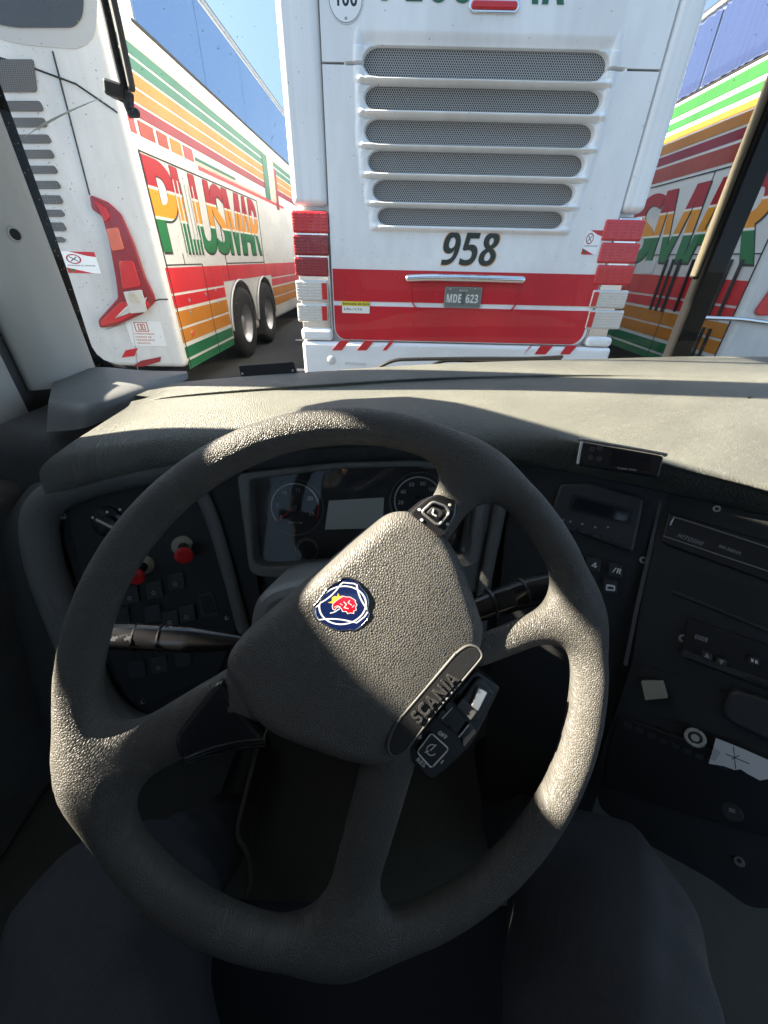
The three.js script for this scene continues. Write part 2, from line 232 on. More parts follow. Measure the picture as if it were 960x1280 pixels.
mat.tint = new THREE.MeshPhysicalMaterial({ color: new THREE.Color().setRGB(0.62, 0.67, 0.8), roughness: 0.02, transmission: 1, thickness: 0, ior: 1.5, side: THREE.DoubleSide }); mat.curtain = M([0.20, 0.21, 0.25], 0.9);
// a coach side: plane x = X facing sgn; rear end zr; stripes and lettering run forward from the rear corner
function coachSide(t, X, sgn, zr, upper, text, len, o) {
  const pl = plane(V(X, H, zr), V(sgn, 0, 0)), s = -sgn * -1; // local x runs along z
  const L = (dz) => dz * (sgn > 0 ? 1 : -1);            // metres forward of the rear corner -> local x  (sgn>0: ex points to -z)
  const rect = (a, b, y0, y1) => [[L(a), y0], [L(b), y0], [L(b), y1], [L(a), y1]].map(([x, y]) => new THREE.Vector2(x, y));
  const strip = (name, a, b, y0, y1, m, z0 = 0.002, z1 = 0.005, parent = t) => part(name, slab(pl, sgn > 0 ? rect(a, b, y0, y1) : rect(b, a, y0, y1), z0, z1), m, parent);
  for (const [n, y0, y1, m] of LOWER) { let a = o.start; for (const b of o.cuts) { strip(n, a + 0.006, b - 0.006, y0, y1, mat[m]); a = b; } }
  for (const [n, y0, y1, m, a = o.upStart, b = len - 0.3] of upper) strip(n, a, b, y0, y1, mat[m]);
  // body panel gaps and the framed lettering panel
  for (const c of o.seams) strip('panel_gap', c[0], c[1], c[2], c[3], mat.seam, 0.002, 0.0062);
  // side windows: panes with narrow gaps between
  for (let i = 0, a = o.win[0]; a < len - 0.6; i++, a += o.win[4]) {
    const b = Math.min(a + o.win[4] - 0.012, len - 0.5), w = strip('window_pane', a, b, o.win[1], o.win[2], o.curtain ? mat.tint : mat.busGlass, o.curtain ? 0.03 : 0.004, o.curtain ? 0.032 : 0.014);
    if (o.curtain && i < 3) { // pleated curtain hanging behind the pane
      const rowsC = [o.win[1], (o.win[1] + o.win[2]) / 2, o.win[2]].map((y, r) => { const q = []; for (let k = 0; k <= 70; k++) { const f = k / 70, dz = a + 0.02 + (b - a - 0.04) * f; q.push(V(X + sgn * (0.016 + 0.009 * Math.sin(f * 88 + Math.sin(f * 19) * 2 + r * 0.5)), H + y, zr - dz)); } return q; }); part('curtain', loft(rowsC, 140, 6), mat.curtain, w); }
  }
  strip('window_seal', o.win[0] - 0.06, len - 0.4, o.win[1] - 0.022, o.win[1] - 0.001, mat.seam, 0.003, 0.012);
  strip('roof_gutter', 0.1, len - 0.2, o.win[2] + 0.03, o.win[2] + 0.07, mat.silver, 0.0, 0.03);
  strip('roof_gutter', 0.1, len - 0.2, o.win[2] + 0.075, o.win[2] + 0.095, mat.seam, 0.0, 0.02);
  // letters: dark shadow edge first, then the banded face
  const [ta, tb, ty0, ty1] = text; const n = 7, w = (tb - ta);
  const adv = [0.0, 0.152, 0.275, 0.43, 0.565, 0.755, 0.885, 1.02];
  [...'PLUSMAR'].forEach((ch, i) => {
    const a = ta + w * adv[sgn > 0 ? i : i], b = ta + w * adv[i + 1] + 0.015;
    const xa = sgn > 0 ? L(a) : L(ta + tb - a), xb = sgn > 0 ? L(b) : L(ta + tb - b);
    const edge = part('letter', lettering(pl, ch, xa + 0.02, xb + 0.025, ty0 - 0.022, ty1 - 0.008, 0.002, 0.0045), mat.outline, t);
    part('letter_face', lettering(pl, ch, xa, xb, ty0, ty1, 0.005, 0.008), mat.bands, edge);
  });
  // cooling slots let into the panel over the letters
  for (const [a, b, y0, y1, k] of o.slots) for (let i = 0; i < k; i++) { const x = a + (b - a) * i / Math.max(1, k - 1); strip('slat', x, x + o.slotW, y0, y1, o.slotMat, 0.006, o.slotZ ?? 0.03); }
  return { pl, strip, L };
}
function coachWheel(t, X, sgn, z) {
  const out = V(sgn, 0, 0), c = V(X - sgn * 0.30, 0.5, z);
  // dark wheel-arch recess with a flared lip
  const arc = []; for (let i = 0; i <= 18; i++) { const a = Math.PI * i / 18; arc.push(V(X + sgn * 0.02, 0.5 + 0.62 * Math.sin(a), z + 0.6 * Math.cos(a))); }
  const lip = part('arch_lip', tube(arc, 0.022, { seg: 6, n: 36 }), mat.silver, t);
  const prof = [[0.28, 0], [0.42, 0.0], [0.49, 0.03], [0.515, 0.07], [0.515, 0.24], [0.49, 0.28], [0.42, 0.30], [0.28, 0.29]].map(([a, b]) => new THREE.Vector2(a, b));
  const ty = new THREE.LatheGeometry(prof, 40); ty.rotateZ(-Math.PI / 2 * sgn); ty.translate(X - sgn * 0.24, 0.515, z);
  const w = part('wheel', ty, mat.tyre, t);
  const rp = [[0.0, 0.22], [0.10, 0.22], [0.12, 0.16], [0.20, 0.15], [0.24, 0.2], [0.285, 0.27], [0.30, 0.285], [0.30, 0.22]].map(([a, b]) => new THREE.Vector2(a, b));
  const ri = new THREE.LatheGeometry(rp, 32); ri.rotateZ(-Math.PI / 2 * sgn); ri.translate(X - sgn * 0.235, 0.515, z); part('rim', ri, mat.rim, w);
  for (let i = 0; i < 10; i++) { const a = i / 10 * 2 * Math.PI; part('wheel_nut', cyl(V(X - sgn * 0.08, 0.515 + 0.16 * Math.sin(a), z + 0.16 * Math.cos(a)), out, 0.017, 0.012, 0.03, 8), mat.silver, w); }
}
const pill = (x0, x1, y0, y1, n = 8) => { const r = (y1 - y0) / 2, c = (y0 + y1) / 2, out = []; for (let i = 0; i <= n; i++) { const a = -Math.PI / 2 + Math.PI * i / n; out.push(new THREE.Vector2(x1 - r + r * Math.cos(a), c + r * Math.sin(a))); } for (let i = 0; i <= n; i++) { const a = Math.PI / 2 + Math.PI * i / n; out.push(new THREE.Vector2(x0 + r + r * Math.cos(a), c + r * Math.sin(a))); } return out; };
const rc = (x0, x1, y0, y1) => [[x0, y0], [x1, y0], [x1, y1], [x0, y1]].map(([a, b]) => new THREE.Vector2(a, b));
// small printed sticker drawn on a canvas
function print(w, h, draw) { const c = document.createElement('canvas'); c.width = w; c.height = h; draw(c.getContext('2d'), w, h); const t = new THREE.CanvasTexture(c); t.colorSpace = THREE.SRGBColorSpace; t.magFilter = THREE.LinearFilter; return t; }
function sticker(name, pl, x0, x1, y0, y1, z, texture, parent, rough = 0.45) {
  const g = new THREE.BoxGeometry(x1 - x0, y1 - y0, 0.0015); g.translate((x0 + x1) / 2, (y0 + y1) / 2, z); g.applyMatrix4(pl.m());
  return part(name, g, new THREE.MeshPhysicalMaterial({ map: texture, roughness: rough, side: THREE.DoubleSide }), parent);
}
const noSmoke = print(256, 256, (c, w, h) => {
  c.fillStyle = '#f2f2ee'; c.fillRect(0, 0, w, h); c.fillStyle = '#c4232e'; c.beginPath(); c.moveTo(60, 0); c.lineTo(w, 0); c.lineTo(w, 60); c.lineTo(190, 48); c.fill(); c.beginPath(); c.moveTo(0, 190); c.lineTo(200, 256); c.lineTo(0, 256); c.fill();
  c.strokeStyle = '#a01c28'; c.lineWidth = 12; c.beginPath(); c.arc(78, 88, 52, 0, 7); c.stroke(); c.strokeStyle = '#333'; c.lineWidth = 9; c.beginPath(); c.moveTo(48, 60); c.lineTo(108, 116); c.moveTo(50, 116); c.lineTo(104, 62); c.stroke();
  c.fillStyle = '#222'; c.font = 'bold 22px sans-serif'; c.fillText('CUIDADO EL MOTOR', 14, 172); c.fillStyle = '#2d6a3a'; c.fillRect(20, 206, 40, 30);
});

// ---- centre coach, seen from behind
{
  const Z = -3.62, X0 = -0.73, X1 = 1.87, pl = plane(V(0, H, Z), V(0, 0, 1));
  const t = thing('coach', 'white coach numbered 958 with six mesh grilles and red lower rear panel', 'coach', V(0.57, 0, Z - 0.1));
  const seg = (name, pts, z0, z1, m, bevel = 0.006, holes = [], parent = t) => part(name, slab(pl, pts, z0, z1, bevel, holes, 3), m, parent);
  shell(t, X0 + 0.02, X1 - 0.02, 0.33, 4.45, Z - 0.07, 11.6, 0.28, mat.white);
  // corner columns
  const col = (x0, x1) => box(x0, x1, H - 0.12 + 0.43, 4.4, Z - 0.12, Z + 0.004, 0.045);
  part('corner_column', col(X0, -0.468), mat.white, t); part('corner_column', col(1.697, X1), mat.white, t);
  // engine door and upper hatch; both carry half of the first grille opening
  const lou = [[455, 760, 60, 99], [457, 752, 109, 140], [457, 742, 151, 182], [461, 730, 190, 218], [467, 718, 227, 254], [473, 705, 262, 283]].map(([a, b, c, d]) => { const p = loc(pl, (a + b) / 2, c), q = loc(pl, (a + b) / 2, d), l = loc(pl, a, (c + d) / 2), r = loc(pl, b, (c + d) / 2); return [l.x, r.x, q.y, p.y]; });
  const mid = 1.03, gx0 = -0.32, gx1 = 1.48, gy0 = 0.165, gy1 = 1.23, v2 = (l) => l.map(([x, y]) => new THREE.Vector2(x, y));
  seg('upper_hatch', v2([[-0.458, mid + 0.006], [gx0, mid + 0.006], [gx0, gy1], [gx1, gy1], [gx1, mid + 0.006], [1.688, mid + 0.006], [1.688, 2.85], [-0.458, 2.85]]), -0.06, 0, mat.white, 0);
  const low = [[-0.458, mid - 0.006], [-0.458, -0.50]];
  for (let i = 1; i <= 6; i++) { const a = Math.PI + Math.PI / 2 * i / 6; low.push([-0.358 + 0.1 * Math.cos(a), -0.50 + 0.1 * Math.sin(a)]); }
  for (let i = 0; i <= 6; i++) { const a = -Math.PI / 2 + Math.PI / 2 * i / 6; low.push([1.588 + 0.1 * Math.cos(a), -0.50 + 0.1 * Math.sin(a)]); }
  low.push([1.688, mid - 0.006], [gx1, mid - 0.006], [gx1, gy0], [gx0, gy0], [gx0, mid - 0.006]);
  const door = seg('engine_door', v2(low), -0.06, 0, mat.white, 0);
  
  // pressed louvre field: below each opening a rolled lip stands proud, then the blade slopes back under the next opening
  { const sst = (a, b, x) => { const q = Math.min(1, Math.max(0, (x - a) / (b - a))); return q * q * (3 - 2 * q); };
    const sdPill = (L, x, y) => { const [a, b, c, d] = L, r = (d - c) / 2, cy = (c + d) / 2, X = Math.max(a + r * 1.5, Math.min(b - r * 1.5, x)); return Math.hypot((x - X) / 1.5, y - cy) - r; };
    const hz = (x, y) => {
      let z = 0, e = sst(gx0, gx0 + 0.03, x) * sst(gx1, gx1 - 0.03, x) * sst(gy0, gy0 + 0.02, y) * sst(gy1, gy1 - 0.02, y), cut = 9;
      for (let i = 0; i < 6; i++) {
        const [a, b, c, d] = lou[i], nt = i < 5 ? lou[i + 1][3] : c - 0.06, na = i < 5 ? lou[i + 1] : lou[i];
        const wx = sst(a - 0.075, a + 0.03, x) * sst(b + 0.075, b - 0.03, x), s = (c - y) / (c - nt);
        if (s > -0.25 && s < 1.02) { const lip = sst(-0.25, 0.22, s) * (1 - sst(0.26, 1.0, s)); z += wx * (0.029 * lip - (i < 5 ? 0.014 * sst(0.4, 1, s) : 0)); }
        if (i === 0 && y > d) z -= 0.016 * wx * (1 - sst(d, d + 0.07, y));
        // flared ends curling up beside each opening
        const yc = (c + d) / 2; for (const [ex, sg] of [[a, -1], [b, 1]]) { const dx = (x - ex) * sg, q = Math.hypot((dx - 0.035) / 0.035, (y - yc) / (d - c + 0.02)); z += 0.012 * Math.max(0, 1 - q * q); }
        cut = Math.min(cut, sdPill(lou[i], x, y));
      }
      if (Math.abs(y - mid) < 0.0055 && (x < lou[0][0] || x > lou[0][1])) z -= 0.03;
      z *= e; const k = sst(0.007, -0.005, cut); return z * (1 - k) - 0.075 * k;
    };
    const NX = 300, NY = 250, P = [], UV = [], I = []; for (let j = 0; j <= NY; j++) for (let i = 0; i <= NX; i++) { const x = gx0 + (gx1 - gx0) * i / NX, y = gy0 + (gy1 - gy0) * j / NY; P.push(x, y, hz(x, y)); UV.push(x, y); }
    for (let j = 0; j < NY; j++) for (let i = 0; i < NX; i++) { const q = j * (NX + 1) + i; I.push(q, q + 1, q + NX + 2, q, q + NX + 2, q + NX + 1); }
    const g = new THREE.BufferGeometry(); g.setAttribute('position', new THREE.Float32BufferAttribute(P, 3)); g.setAttribute('uv', new THREE.Float32BufferAttribute(UV, 2)); g.setIndex(I); g.computeVertexNormals(); g.applyMatrix4(pl.m()); part('louvre_pressing', g, mat.white, door); }
  lou.forEach(([a, b, c, d]) => part('grille_mesh', slab(pl, rc(a - 0.004, b + 0.004, c - 0.003, d + 0.003), -0.045, -0.038), mat.mesh, door));
  // red paint with the white line
  const redL = -0.452, redR = 1.682;
  const cornerRed = []; cornerRed.push(new THREE.Vector2(redL, -0.335)); cornerRed.push(new THREE.Vector2(redL, -0.5));
  for (let i = 1; i <= 6; i++) { const a = Math.PI + Math.PI / 2 * i / 6; cornerRed.push(new THREE.Vector2(-0.358 + 0.094 * Math.cos(a), -0.50 + 0.094 * Math.sin(a))); }
  for (let i = 0; i <= 6; i++) { const a = -Math.PI / 2 + Math.PI / 2 * i / 6; cornerRed.push(new THREE.Vector2(1.57 + 0.094 * Math.cos(a), -0.50 + 0.094 * Math.sin(a))); }
  cornerRed.push(new THREE.Vector2(1.68, -0.335));
  seg('red_panel', cornerRed, 0.0005, 0.0045, mat.red, 0.001, [], door); seg('red_panel', rc(redL, redR, -0.302, -0.078), 0.0005, 0.0045, mat.red, 0.001, [], door);
  // bumper
  part('bumper', box(X0 - 0.01, X1 + 0.06, 0.42, H - 0.612, Z - 0.14, Z + 0.035, 0.03), mat.white, t);
  part('bumper_wing', box(X0 - 0.01, -0.474, H - 0.607, H - 0.51, Z - 0.14, Z + 0.03, 0.03), mat.white, t); part('bumper_wing', box(1.703, X1 + 0.05, H - 0.607, H - 0.53, Z - 0.14, Z + 0.03, 0.03), mat.white, t);
  const bp = plane(V(0, H, Z + 0.035), V(0, 0, 1));
  for (const [u0, u1] of [[415, 437], [446, 468], [478, 493]]) part('chevron', plate(bp, [[u0, 438], [u1 - 10, 438], [u1, 426], [u0 + 10, 426]], 0.0005, 0.003), mat.red, t);
  for (const [u0, u1] of [[655, 665], [668, 692], [700, 722]]) part('chevron', plate(bp, [[u0, 443], [u1 - 10, 443], [u1, 432], [u0 + 8, 432]], 0.0005, 0.003), mat.red, t);
  { const c = hit(bp, 414, 450); part('tow_cap', cyl(c, V(0, 0, 1), 0.04, 0.036, 0.006, 20, 0.003), mat.stripe, t); part('slot', plate(bp, [[431, 452], [457, 454], [457, 457], [431, 456]], 0.0005, 0.004, { r: 0.006 }), mat.stripe, t); }
  // tail lamps: three red, two clear lenses on each side, bulged
  const lens = (u0, u1, v0, v1, m, label) => { const q = [loc(pl, u0, v0), loc(pl, u1, v1)], x0 = q[0].x, x1 = q[1].x, y1 = q[0].y, y0 = q[1].y; const g = box(x0, x1, H + y0, H + y1, Z - 0.05, Z + 0.014, 0.014); const l = part('tail_lamp', g, m, t, label);
    const gl = []; for (let k = 1; k < 7; k++) for (let j = 0; j < 5; j++) { const cx = x0 + (x1 - x0) * (j + 0.5 + 0.2 * (rng() - 0.5)) / 5, cy = H + y0 + (y1 - y0) * k / 7; gl.push(box(cx - 0.02, cx + 0.02, cy - 0.006, cy + 0.006, Z + 0.008, Z + 0.0152 + 0.0016 * rng(), 0.003)); } part('lens_facets', merge(gl), m, l);
    if (m === mat.lampClear) { const left = x0 < 0; part('reflector', box(left ? x1 - 0.05 : x0 + 0.008, left ? x1 - 0.008 : x0 + 0.05, H + y0 + 0.015, H + y1 - 0.015, Z + 0.012, Z + 0.02, 0.008), mat.lampRed, l); } };
  for (const [v0, v1, m, n] of [[263, 292, mat.lampRed, 'red'], [293, 320, mat.lampRedDeep, 'deep red'], [321, 346, mat.lampRedDeep, 'deep red'], [350, 377, mat.lampClear, 'clear'], [379, 403, mat.lampClear, 'clear']]) lens(364 + (v0 - 263) * 0.06, 411, v0, v1, m, n + ' tail lamp lens');
  for (const [v0, v1, m, n] of [[274, 302, mat.lampRed, 'red'], [303, 330, mat.lampRed, 'red'], [331, 357, mat.lampRed, 'red'], [362, 386, mat.lampClear, 'clear'], [387, 412, mat.lampClear, 'clear']]) { const c = (v0 + v1) / 2; lens(758 - (c - 287) * 0.19, 800 - (c - 287) * 0.24, v0, v1, m, n + ' tail lamp lens'); }
  part('lamp_bezel', box(X0 - 0.002, -0.472, H - 0.535, H + 0.29, Z - 0.1, Z - 0.01, 0.02), mat.chrome, t); part('lamp_bezel', box(1.70, X1 + 0.01, H - 0.56, H + 0.29, Z - 0.1, Z - 0.01, 0.02), mat.chrome, t);
  // chrome handle, plate
  { const h = [[510, 348], [540, 347], [590, 348], [653, 350]].map(([u, v]) => hit(pl, u, v, 0.03)); part('chrome_handle', tube(h, 0.026, { seg: 10 }), mat.chrome, t); }
  { const rcs = px(pl, [[511, 354], [650, 356], [645, 384], [633, 392], [527, 390], [515, 382]], 0.006); const ring = slab(pl, roundPoly(rcs, 0.05), 0.004, 0.010, 0.003, [roundPoly(rcs.map((p) => p.clone().sub(new THREE.Vector2(0.56, -0.2)).multiplyScalar(0.975).add(new THREE.Vector2(0.56, -0.2))), 0.05).reverse()]); part('plate_recess_rim', ring, mat.red, t); }
  const a = loc(pl, 554, 384), b = loc(pl, 603, 359);
  const lp = part('license_plate', slab(pl, roundPoly(rc(a.x, b.x, a.y, b.y), 0.015), 0.008, 0.014, 0.002), mat.plateMat, t);
  sticker('plate_print', pl, a.x + 0.012, b.x - 0.012, a.y + 0.012, b.y - 0.012, 0.0152, print(512, 224, (c, w, h) => { c.fillStyle = '#6f6f68'; c.fillRect(0, 0, w, h); c.fillStyle = '#5a5a54'; c.fillRect(w * 0.46, 40, w * 0.1, h - 60); c.fillStyle = '#dadad2'; c.font = 'bold 150px sans-serif'; c.textAlign = 'center'; c.save(); c.translate(w * 0.24, 180); c.scale(0.72, 1); c.fillText('MDE', 0, 0); c.restore(); c.save(); c.translate(w * 0.77, 180); c.scale(0.78, 1); c.fillText('623', 0, 0); c.restore(); c.font = '24px sans-serif'; c.fillText('ARGENTINA', w / 2, 32); }), lp);
  for (const [u, v] of [[563, 361], [594, 361]]) part('bolt', cyl(hit(pl, u, v, 0.014), V(0, 0, 1), 0.008, 0.007, 0.004, 10), mat.metal, lp);
  // fleet number: black with an orange edge, leaning
  { const p = loc(pl, 549, 331), q = loc(pl, 622, 291); part('fleet_number', lettering(pl, '958', p.x - 0.006, q.x + 0.007, p.y - 0.006, q.y + 0.006, 0.0005, 0.002, { slant: 0.16 }), mat.amberEdge, t); part('fleet_number', lettering(pl, '958', p.x, q.x, p.y, q.y, 0.002, 0.0045, { slant: 0.16 }), mat.outline, t); }
  { const p = loc(pl, 726, 318), q = loc(pl, 754, 288); sticker('sticker', pl, p.x, q.x, p.y, q.y, 0.0025, noSmoke, t); }
  { const p = loc(pl, 428, 391), q = loc(pl, 462, 377); sticker('sticker', pl, p.x, q.x, p.y, q.y, 0.0065, print(256, 110, (c, w, h) => { c.fillStyle = '#e8e6da'; c.fillRect(0, 0, w, h); c.fillStyle = '#d8c03a'; c.fillRect(0, 0, w, 44); c.fillStyle = '#222'; c.font = 'bold 30px sans-serif'; c.fillText('Revisado de Ruta', 8, 34); c.fillText('2 Pto / V.T.V. ▬', 14, 84); }), t); }
  { const c = loc(pl, 432, 0); const g = new THREE.CylinderGeometry(0.105, 0.105, 0.002, 40); g.rotateX(Math.PI / 2); const m = sticker('speed_sticker', pl, 0, 0.001, 0, 0.001, 0, noSmoke, t); m.geometry.dispose(); const s = new THREE.CircleGeometry(0.105, 40); s.translate(c.x, c.y + 0.01, 0.004); s.applyMatrix4(pl.m()); const bpos = base.get(t); s.translate(-bpos.x, -bpos.y, -bpos.z); m.geometry = s; m.material = M([1, 1, 1], 0.4, { map: print(256, 256, (k, w, h) => { k.fillStyle = '#e9e9e6'; k.fillRect(0, 0, w, h); k.strokeStyle = '#777'; k.lineWidth = 5; k.beginPath(); k.arc(128, 128, 122, 0, 7); k.stroke(); k.fillStyle = '#222'; k.font = 'bold 120px sans-serif'; k.textAlign = 'center'; k.save(); k.translate(128, 170); k.scale(0.9, 1); k.fillText('100', 0, 0); k.restore(); k.font = 'bold 22px sans-serif'; k.fillText('M', 128, 236); }) }); }
  { const p = loc(pl, 588, 13), q = loc(pl, 647, 3); const f = part('brake_lamp', slab(pl, pill(p.x - 0.012, q.x + 0.012, p.y - 0.012, q.y + 0.014), 0.001, 0.012, 0.004), mat.chrome, t); part('lens', slab(pl, pill(p.x, q.x, p.y, q.y), 0.008, 0.024, 0.008), mat.lampRed, f); }
  { const y = loc(pl, 660, 6).y, xa = loc(pl, 560, 2).x, xb = loc(pl, 705, 4).x; part('lettering', lettering(pl, 'PLUSMAR', xa - 0.4, xb, y, y + 0.26, 0.0005, 0.004), mat.signGreen, t); }
}
// ---- coach on the left, rear corner and right flank
{
  const X = -2.35, ZR = -4.70;
  const t = thing('coach', 'white coach with a tall angular red tail lamp and striped flank, two rear wheels showing', 'coach', V(X - 1.3, 0, ZR));
  shell(t, X - 2.6, X, 0.33, 4.07, ZR, 12.6, 0.18, mat.dirtyWhite, [[X, -6.98], [X, -8.35]]);
  const seams = [[0.10, 0.116, -1.15, 0.79], [0.10, 1.9, 0.786, 0.798], [1.03, 1.042, -1.15, -0.105], [1.9, 1.912, -0.3, 0.79], [0.10, 1.02, -0.112, -0.1], [1.9, 3.9, -0.112, -0.1], [3.9, 3.912, -0.3, 0.79], [1.912, 3.9, 0.786, 0.798], [0.55, 0.558, -0.1, 0.0]];
  const s = coachSide(t, X, 1, ZR, [
    ['cream_stripe', 1.555, 1.62, 'cream', 0.25], ['teal_stripe', 1.475, 1.55, 'teal', 0.12], ['teal_stripe', 1.375, 1.455, 'teal', 0.1], ['orange_stripe', 1.262, 1.355, 'orange', 0.08], ['orange_stripe', 1.148, 1.245, 'orange', 0.08], ['magenta_stripe', 1.042, 1.13, 'maroon', 0.08], ['red_stripe', 0.855, 0.895, 'red', 1.5, 6], ['red_stripe', 0.91, 1.02, 'red', 0.06, 0.16],
    ['red_block', 0.91, 1.02, 'brick', 0.22, 0.5], ['red_block', 0.91, 1.02, 'brick', 0.56, 0.78], ['orange_block', 0.91, 1.02, 'orange', 0.84, 1.1], ['red_block', 0.91, 1.02, 'red', 1.15, 1.4], ['cream_stripe', 0.905, 0.93, 'cream', 1.45, 4.6], ['teal_stripe', 0.935, 0.965, 'teal', 1.45, 2.9],
  ], [0.12, 3.75, 0.01, 0.775], 12.6, { start: 0.06, cuts: [1.036, 1.66], upStart: 0.08, seams, win: [0.62, 1.745, 2.50, 0, 1.62], slots: [[0.68, 1.16, -0.03, 0.66, 6]], slotMat: mat.stripe, slotW: 0.022, slotZ: 0.011 });
  s.strip('red_stripe', 1.67, 4.28, -0.32, -0.13, mat.red);
  for (const [a, b] of [[4.3, 9]]) for (const [n, y0, y1, m] of LOWER.slice(0, 4)) s.strip(n, a, b, y0, y1, mat[m]);
  // sweeping vertical bands further along the flank
  s.strip('teal_band', 4.6, 4.95, 0.9, 1.5, mat.teal, 0.006, 0.009); s.strip('cream_band', 4.95, 5.4, 0.92, 1.55, mat.cream, 0.006, 0.009); s.strip('maroon_band', 5.4, 5.6, 0.8, 1.45, mat.maroon, 0.006, 0.009);
  coachWheel(t, X, 1, -6.98); coachWheel(t, X, 1, -8.35);
  for (const [d, y] of [[0.45, -0.46], [0.95, -0.43], [1.3, -0.4], [0.42, -0.58], [1.32, -0.55]]) part('latch', cyl(V(X + 0.005, H + y, ZR - d), V(1, 0, 0), 0.02, 0.018, 0.008, 12), mat.silver, t);
  part('side_marker', cyl(V(X + 0.005, H - 0.8, ZR - 0.33), V(1, 0, 0), 0.035, 0.03, 0.014, 16, 0.006), mat.lampOrange, t);
  // rear face
  const pl = plane(V(0, H, ZR), V(0, 0, 1)), add = (n, list, z0, z1, m, o = {}, par = t) => part(n, plate(pl, list, z0, z1, o), m, par);
  add('rear_window', [[-60, -30], [105, -30], [103, 20], [92, 34], [20, 34], [-60, 20]], 0.002, 0.012, mat.rearGlass, { r: 0.05 });
  add('rear_window_frame', [[-80, -60], [124, -60], [120, 45], [100, 62], [30, 56], [-80, 30]], 0.0005, 0.004, M([0.45, 0.44, 0.41], 0.4), { r: 0.08 });
  const slots = [[-20, 44, 74, 115], [-10, 52, 126, 139], [0, 57, 147, 159], [10, 62, 168, 179], [18, 66, 187, 198], [24, 70, 207, 217], [30, 74, 226, 236], [35, 77, 244, 255], [40, 79, 262, 271], [45, 81, 278, 289], [50, 80, 296, 303]];
  slots.forEach(([u0, u1, v0, v1]) => add('louvre', [[u0 - 40, v0], [u1 - 3, v0], [u1 + 2, v1 - 3], [u1, v1], [u0 - 40, v1]], 0.002, 0.010, mat.meshDark, { r: 0.012 }));
  for (const [a, b] of [[[66, 65], [112, 243]], [[-40, 60], [44, 86]], [[44, 86], [95, 105]], [[95, 105], [146, 140]]]) { const q = [a, b].map(([u, v]) => hit(pl, u, v, 0.003)); part('panel_gap', tube(q, 0.007, { seg: 5, n: 8 }), mat.seam, t); }
  // tail lamp: stacked lens pieces in an angular housing
  const housing = [[111, 243], [134, 252], [151, 268], [166, 302], [181, 346], [193, 371], [193, 378], [178, 392], [143, 408], [124, 410], [122, 400], [147, 372], [144, 348], [136, 304], [127, 270], [114, 262]];
  const lampT = add('tail_lamp', housing, 0.002, 0.030, mat.lampRedDeep, { r: 0.03, bevel: 0.01 });
  add('lens', [[116, 250], [130, 258], [138, 272], [131, 278], [124, 262]], 0.028, 0.038, mat.lampRed, { r: 0.02, bevel: 0.005 }, lampT);
  add('lens', [[132, 286], [147, 284], [155, 312], [140, 314]], 0.028, 0.038, mat.lampOrange, { r: 0.02, bevel: 0.005 }, lampT);
  add('lens', [[148, 326], [166, 326], [176, 358], [153, 362]], 0.028, 0.04, mat.lampRed, { r: 0.03, bevel: 0.006 }, lampT);
  add('lens', [[126, 401], [150, 378], [184, 376], [188, 382], [150, 402], [127, 408]], 0.028, 0.038, mat.lampRed, { r: 0.015, bevel: 0.005 }, lampT);
  add('lens', [[143, 398], [158, 383], [184, 371], [180, 382], [158, 393]], 0.038, 0.044, mat.lampClear, { r: 0.01, bevel: 0.003 }, lampT);
  const mk = add('marker_lamp', [[154, 365], [177, 362], [184, 390], [163, 392]], 0.04, 0.05, mat.lampClear, { r: 0.012, bevel: 0.003 }); part('round_sticker', cyl(hit(pl, 167, 372, 0.05), V(0, 0, 1), 0.05, 0.05, 0.004, 20), mat.cream, mk);
  add('reflector', [[152, 447], [157, 438], [172, 435], [168, 445]], 0.002, 0.006, mat.red); add('reflector', [[166, 458], [176, 451], [201, 446], [200, 452], [180, 458]], 0.002, 0.008, mat.lampRedDeep, { r: 0.01 });
  { const p = loc(pl, 86, 341), q = loc(pl, 118, 315); sticker('sticker', pl, p.x, q.x, p.y, q.y, 0.0025, noSmoke, t); }
  { const p = loc(pl, 166, 432), q = loc(pl, 201, 402); sticker('sticker', pl, p.x, q.x, p.y, q.y, 0.0025, print(256, 220, (c, w, h) => { c.fillStyle = '#dcdad4'; c.fillRect(0, 0, w, h); c.strokeStyle = '#a8573c'; c.lineWidth = 7; c.strokeRect(60, 10, 90, 78); c.strokeRect(84, 26, 20, 50); c.strokeRect(114, 26, 16, 50); c.fillStyle = '#a8573c'; c.font = 'bold 22px sans-serif'; ['CARROCERIAS', 'UNIDAD DE', 'TRANSPORTE', 'SERVICIO'].forEach((s, i) => c.fillText(s, 40, 118 + i * 28)); }), t); }
  // bumper lines: gap above the lower corner piece, bumper step
  { const q = [[140, 395], [170, 392], [194, 376], [210, 374]].map(([u, v]) => hit(pl, u, v, 0.002)); part('panel_gap', tube(q.slice(1), 0.006, { seg: 5 }), mat.seam, t); }
  { const q = [[132, 412], [158, 404], [164, 404], [170, 440], [172, 462]].map(([u, v]) => hit(pl, u, v, 0.002)); part('panel_gap', tube(q, 0.003, { seg: 5 }), M([0.3, 0.3, 0.3], 0.7), t); }
}
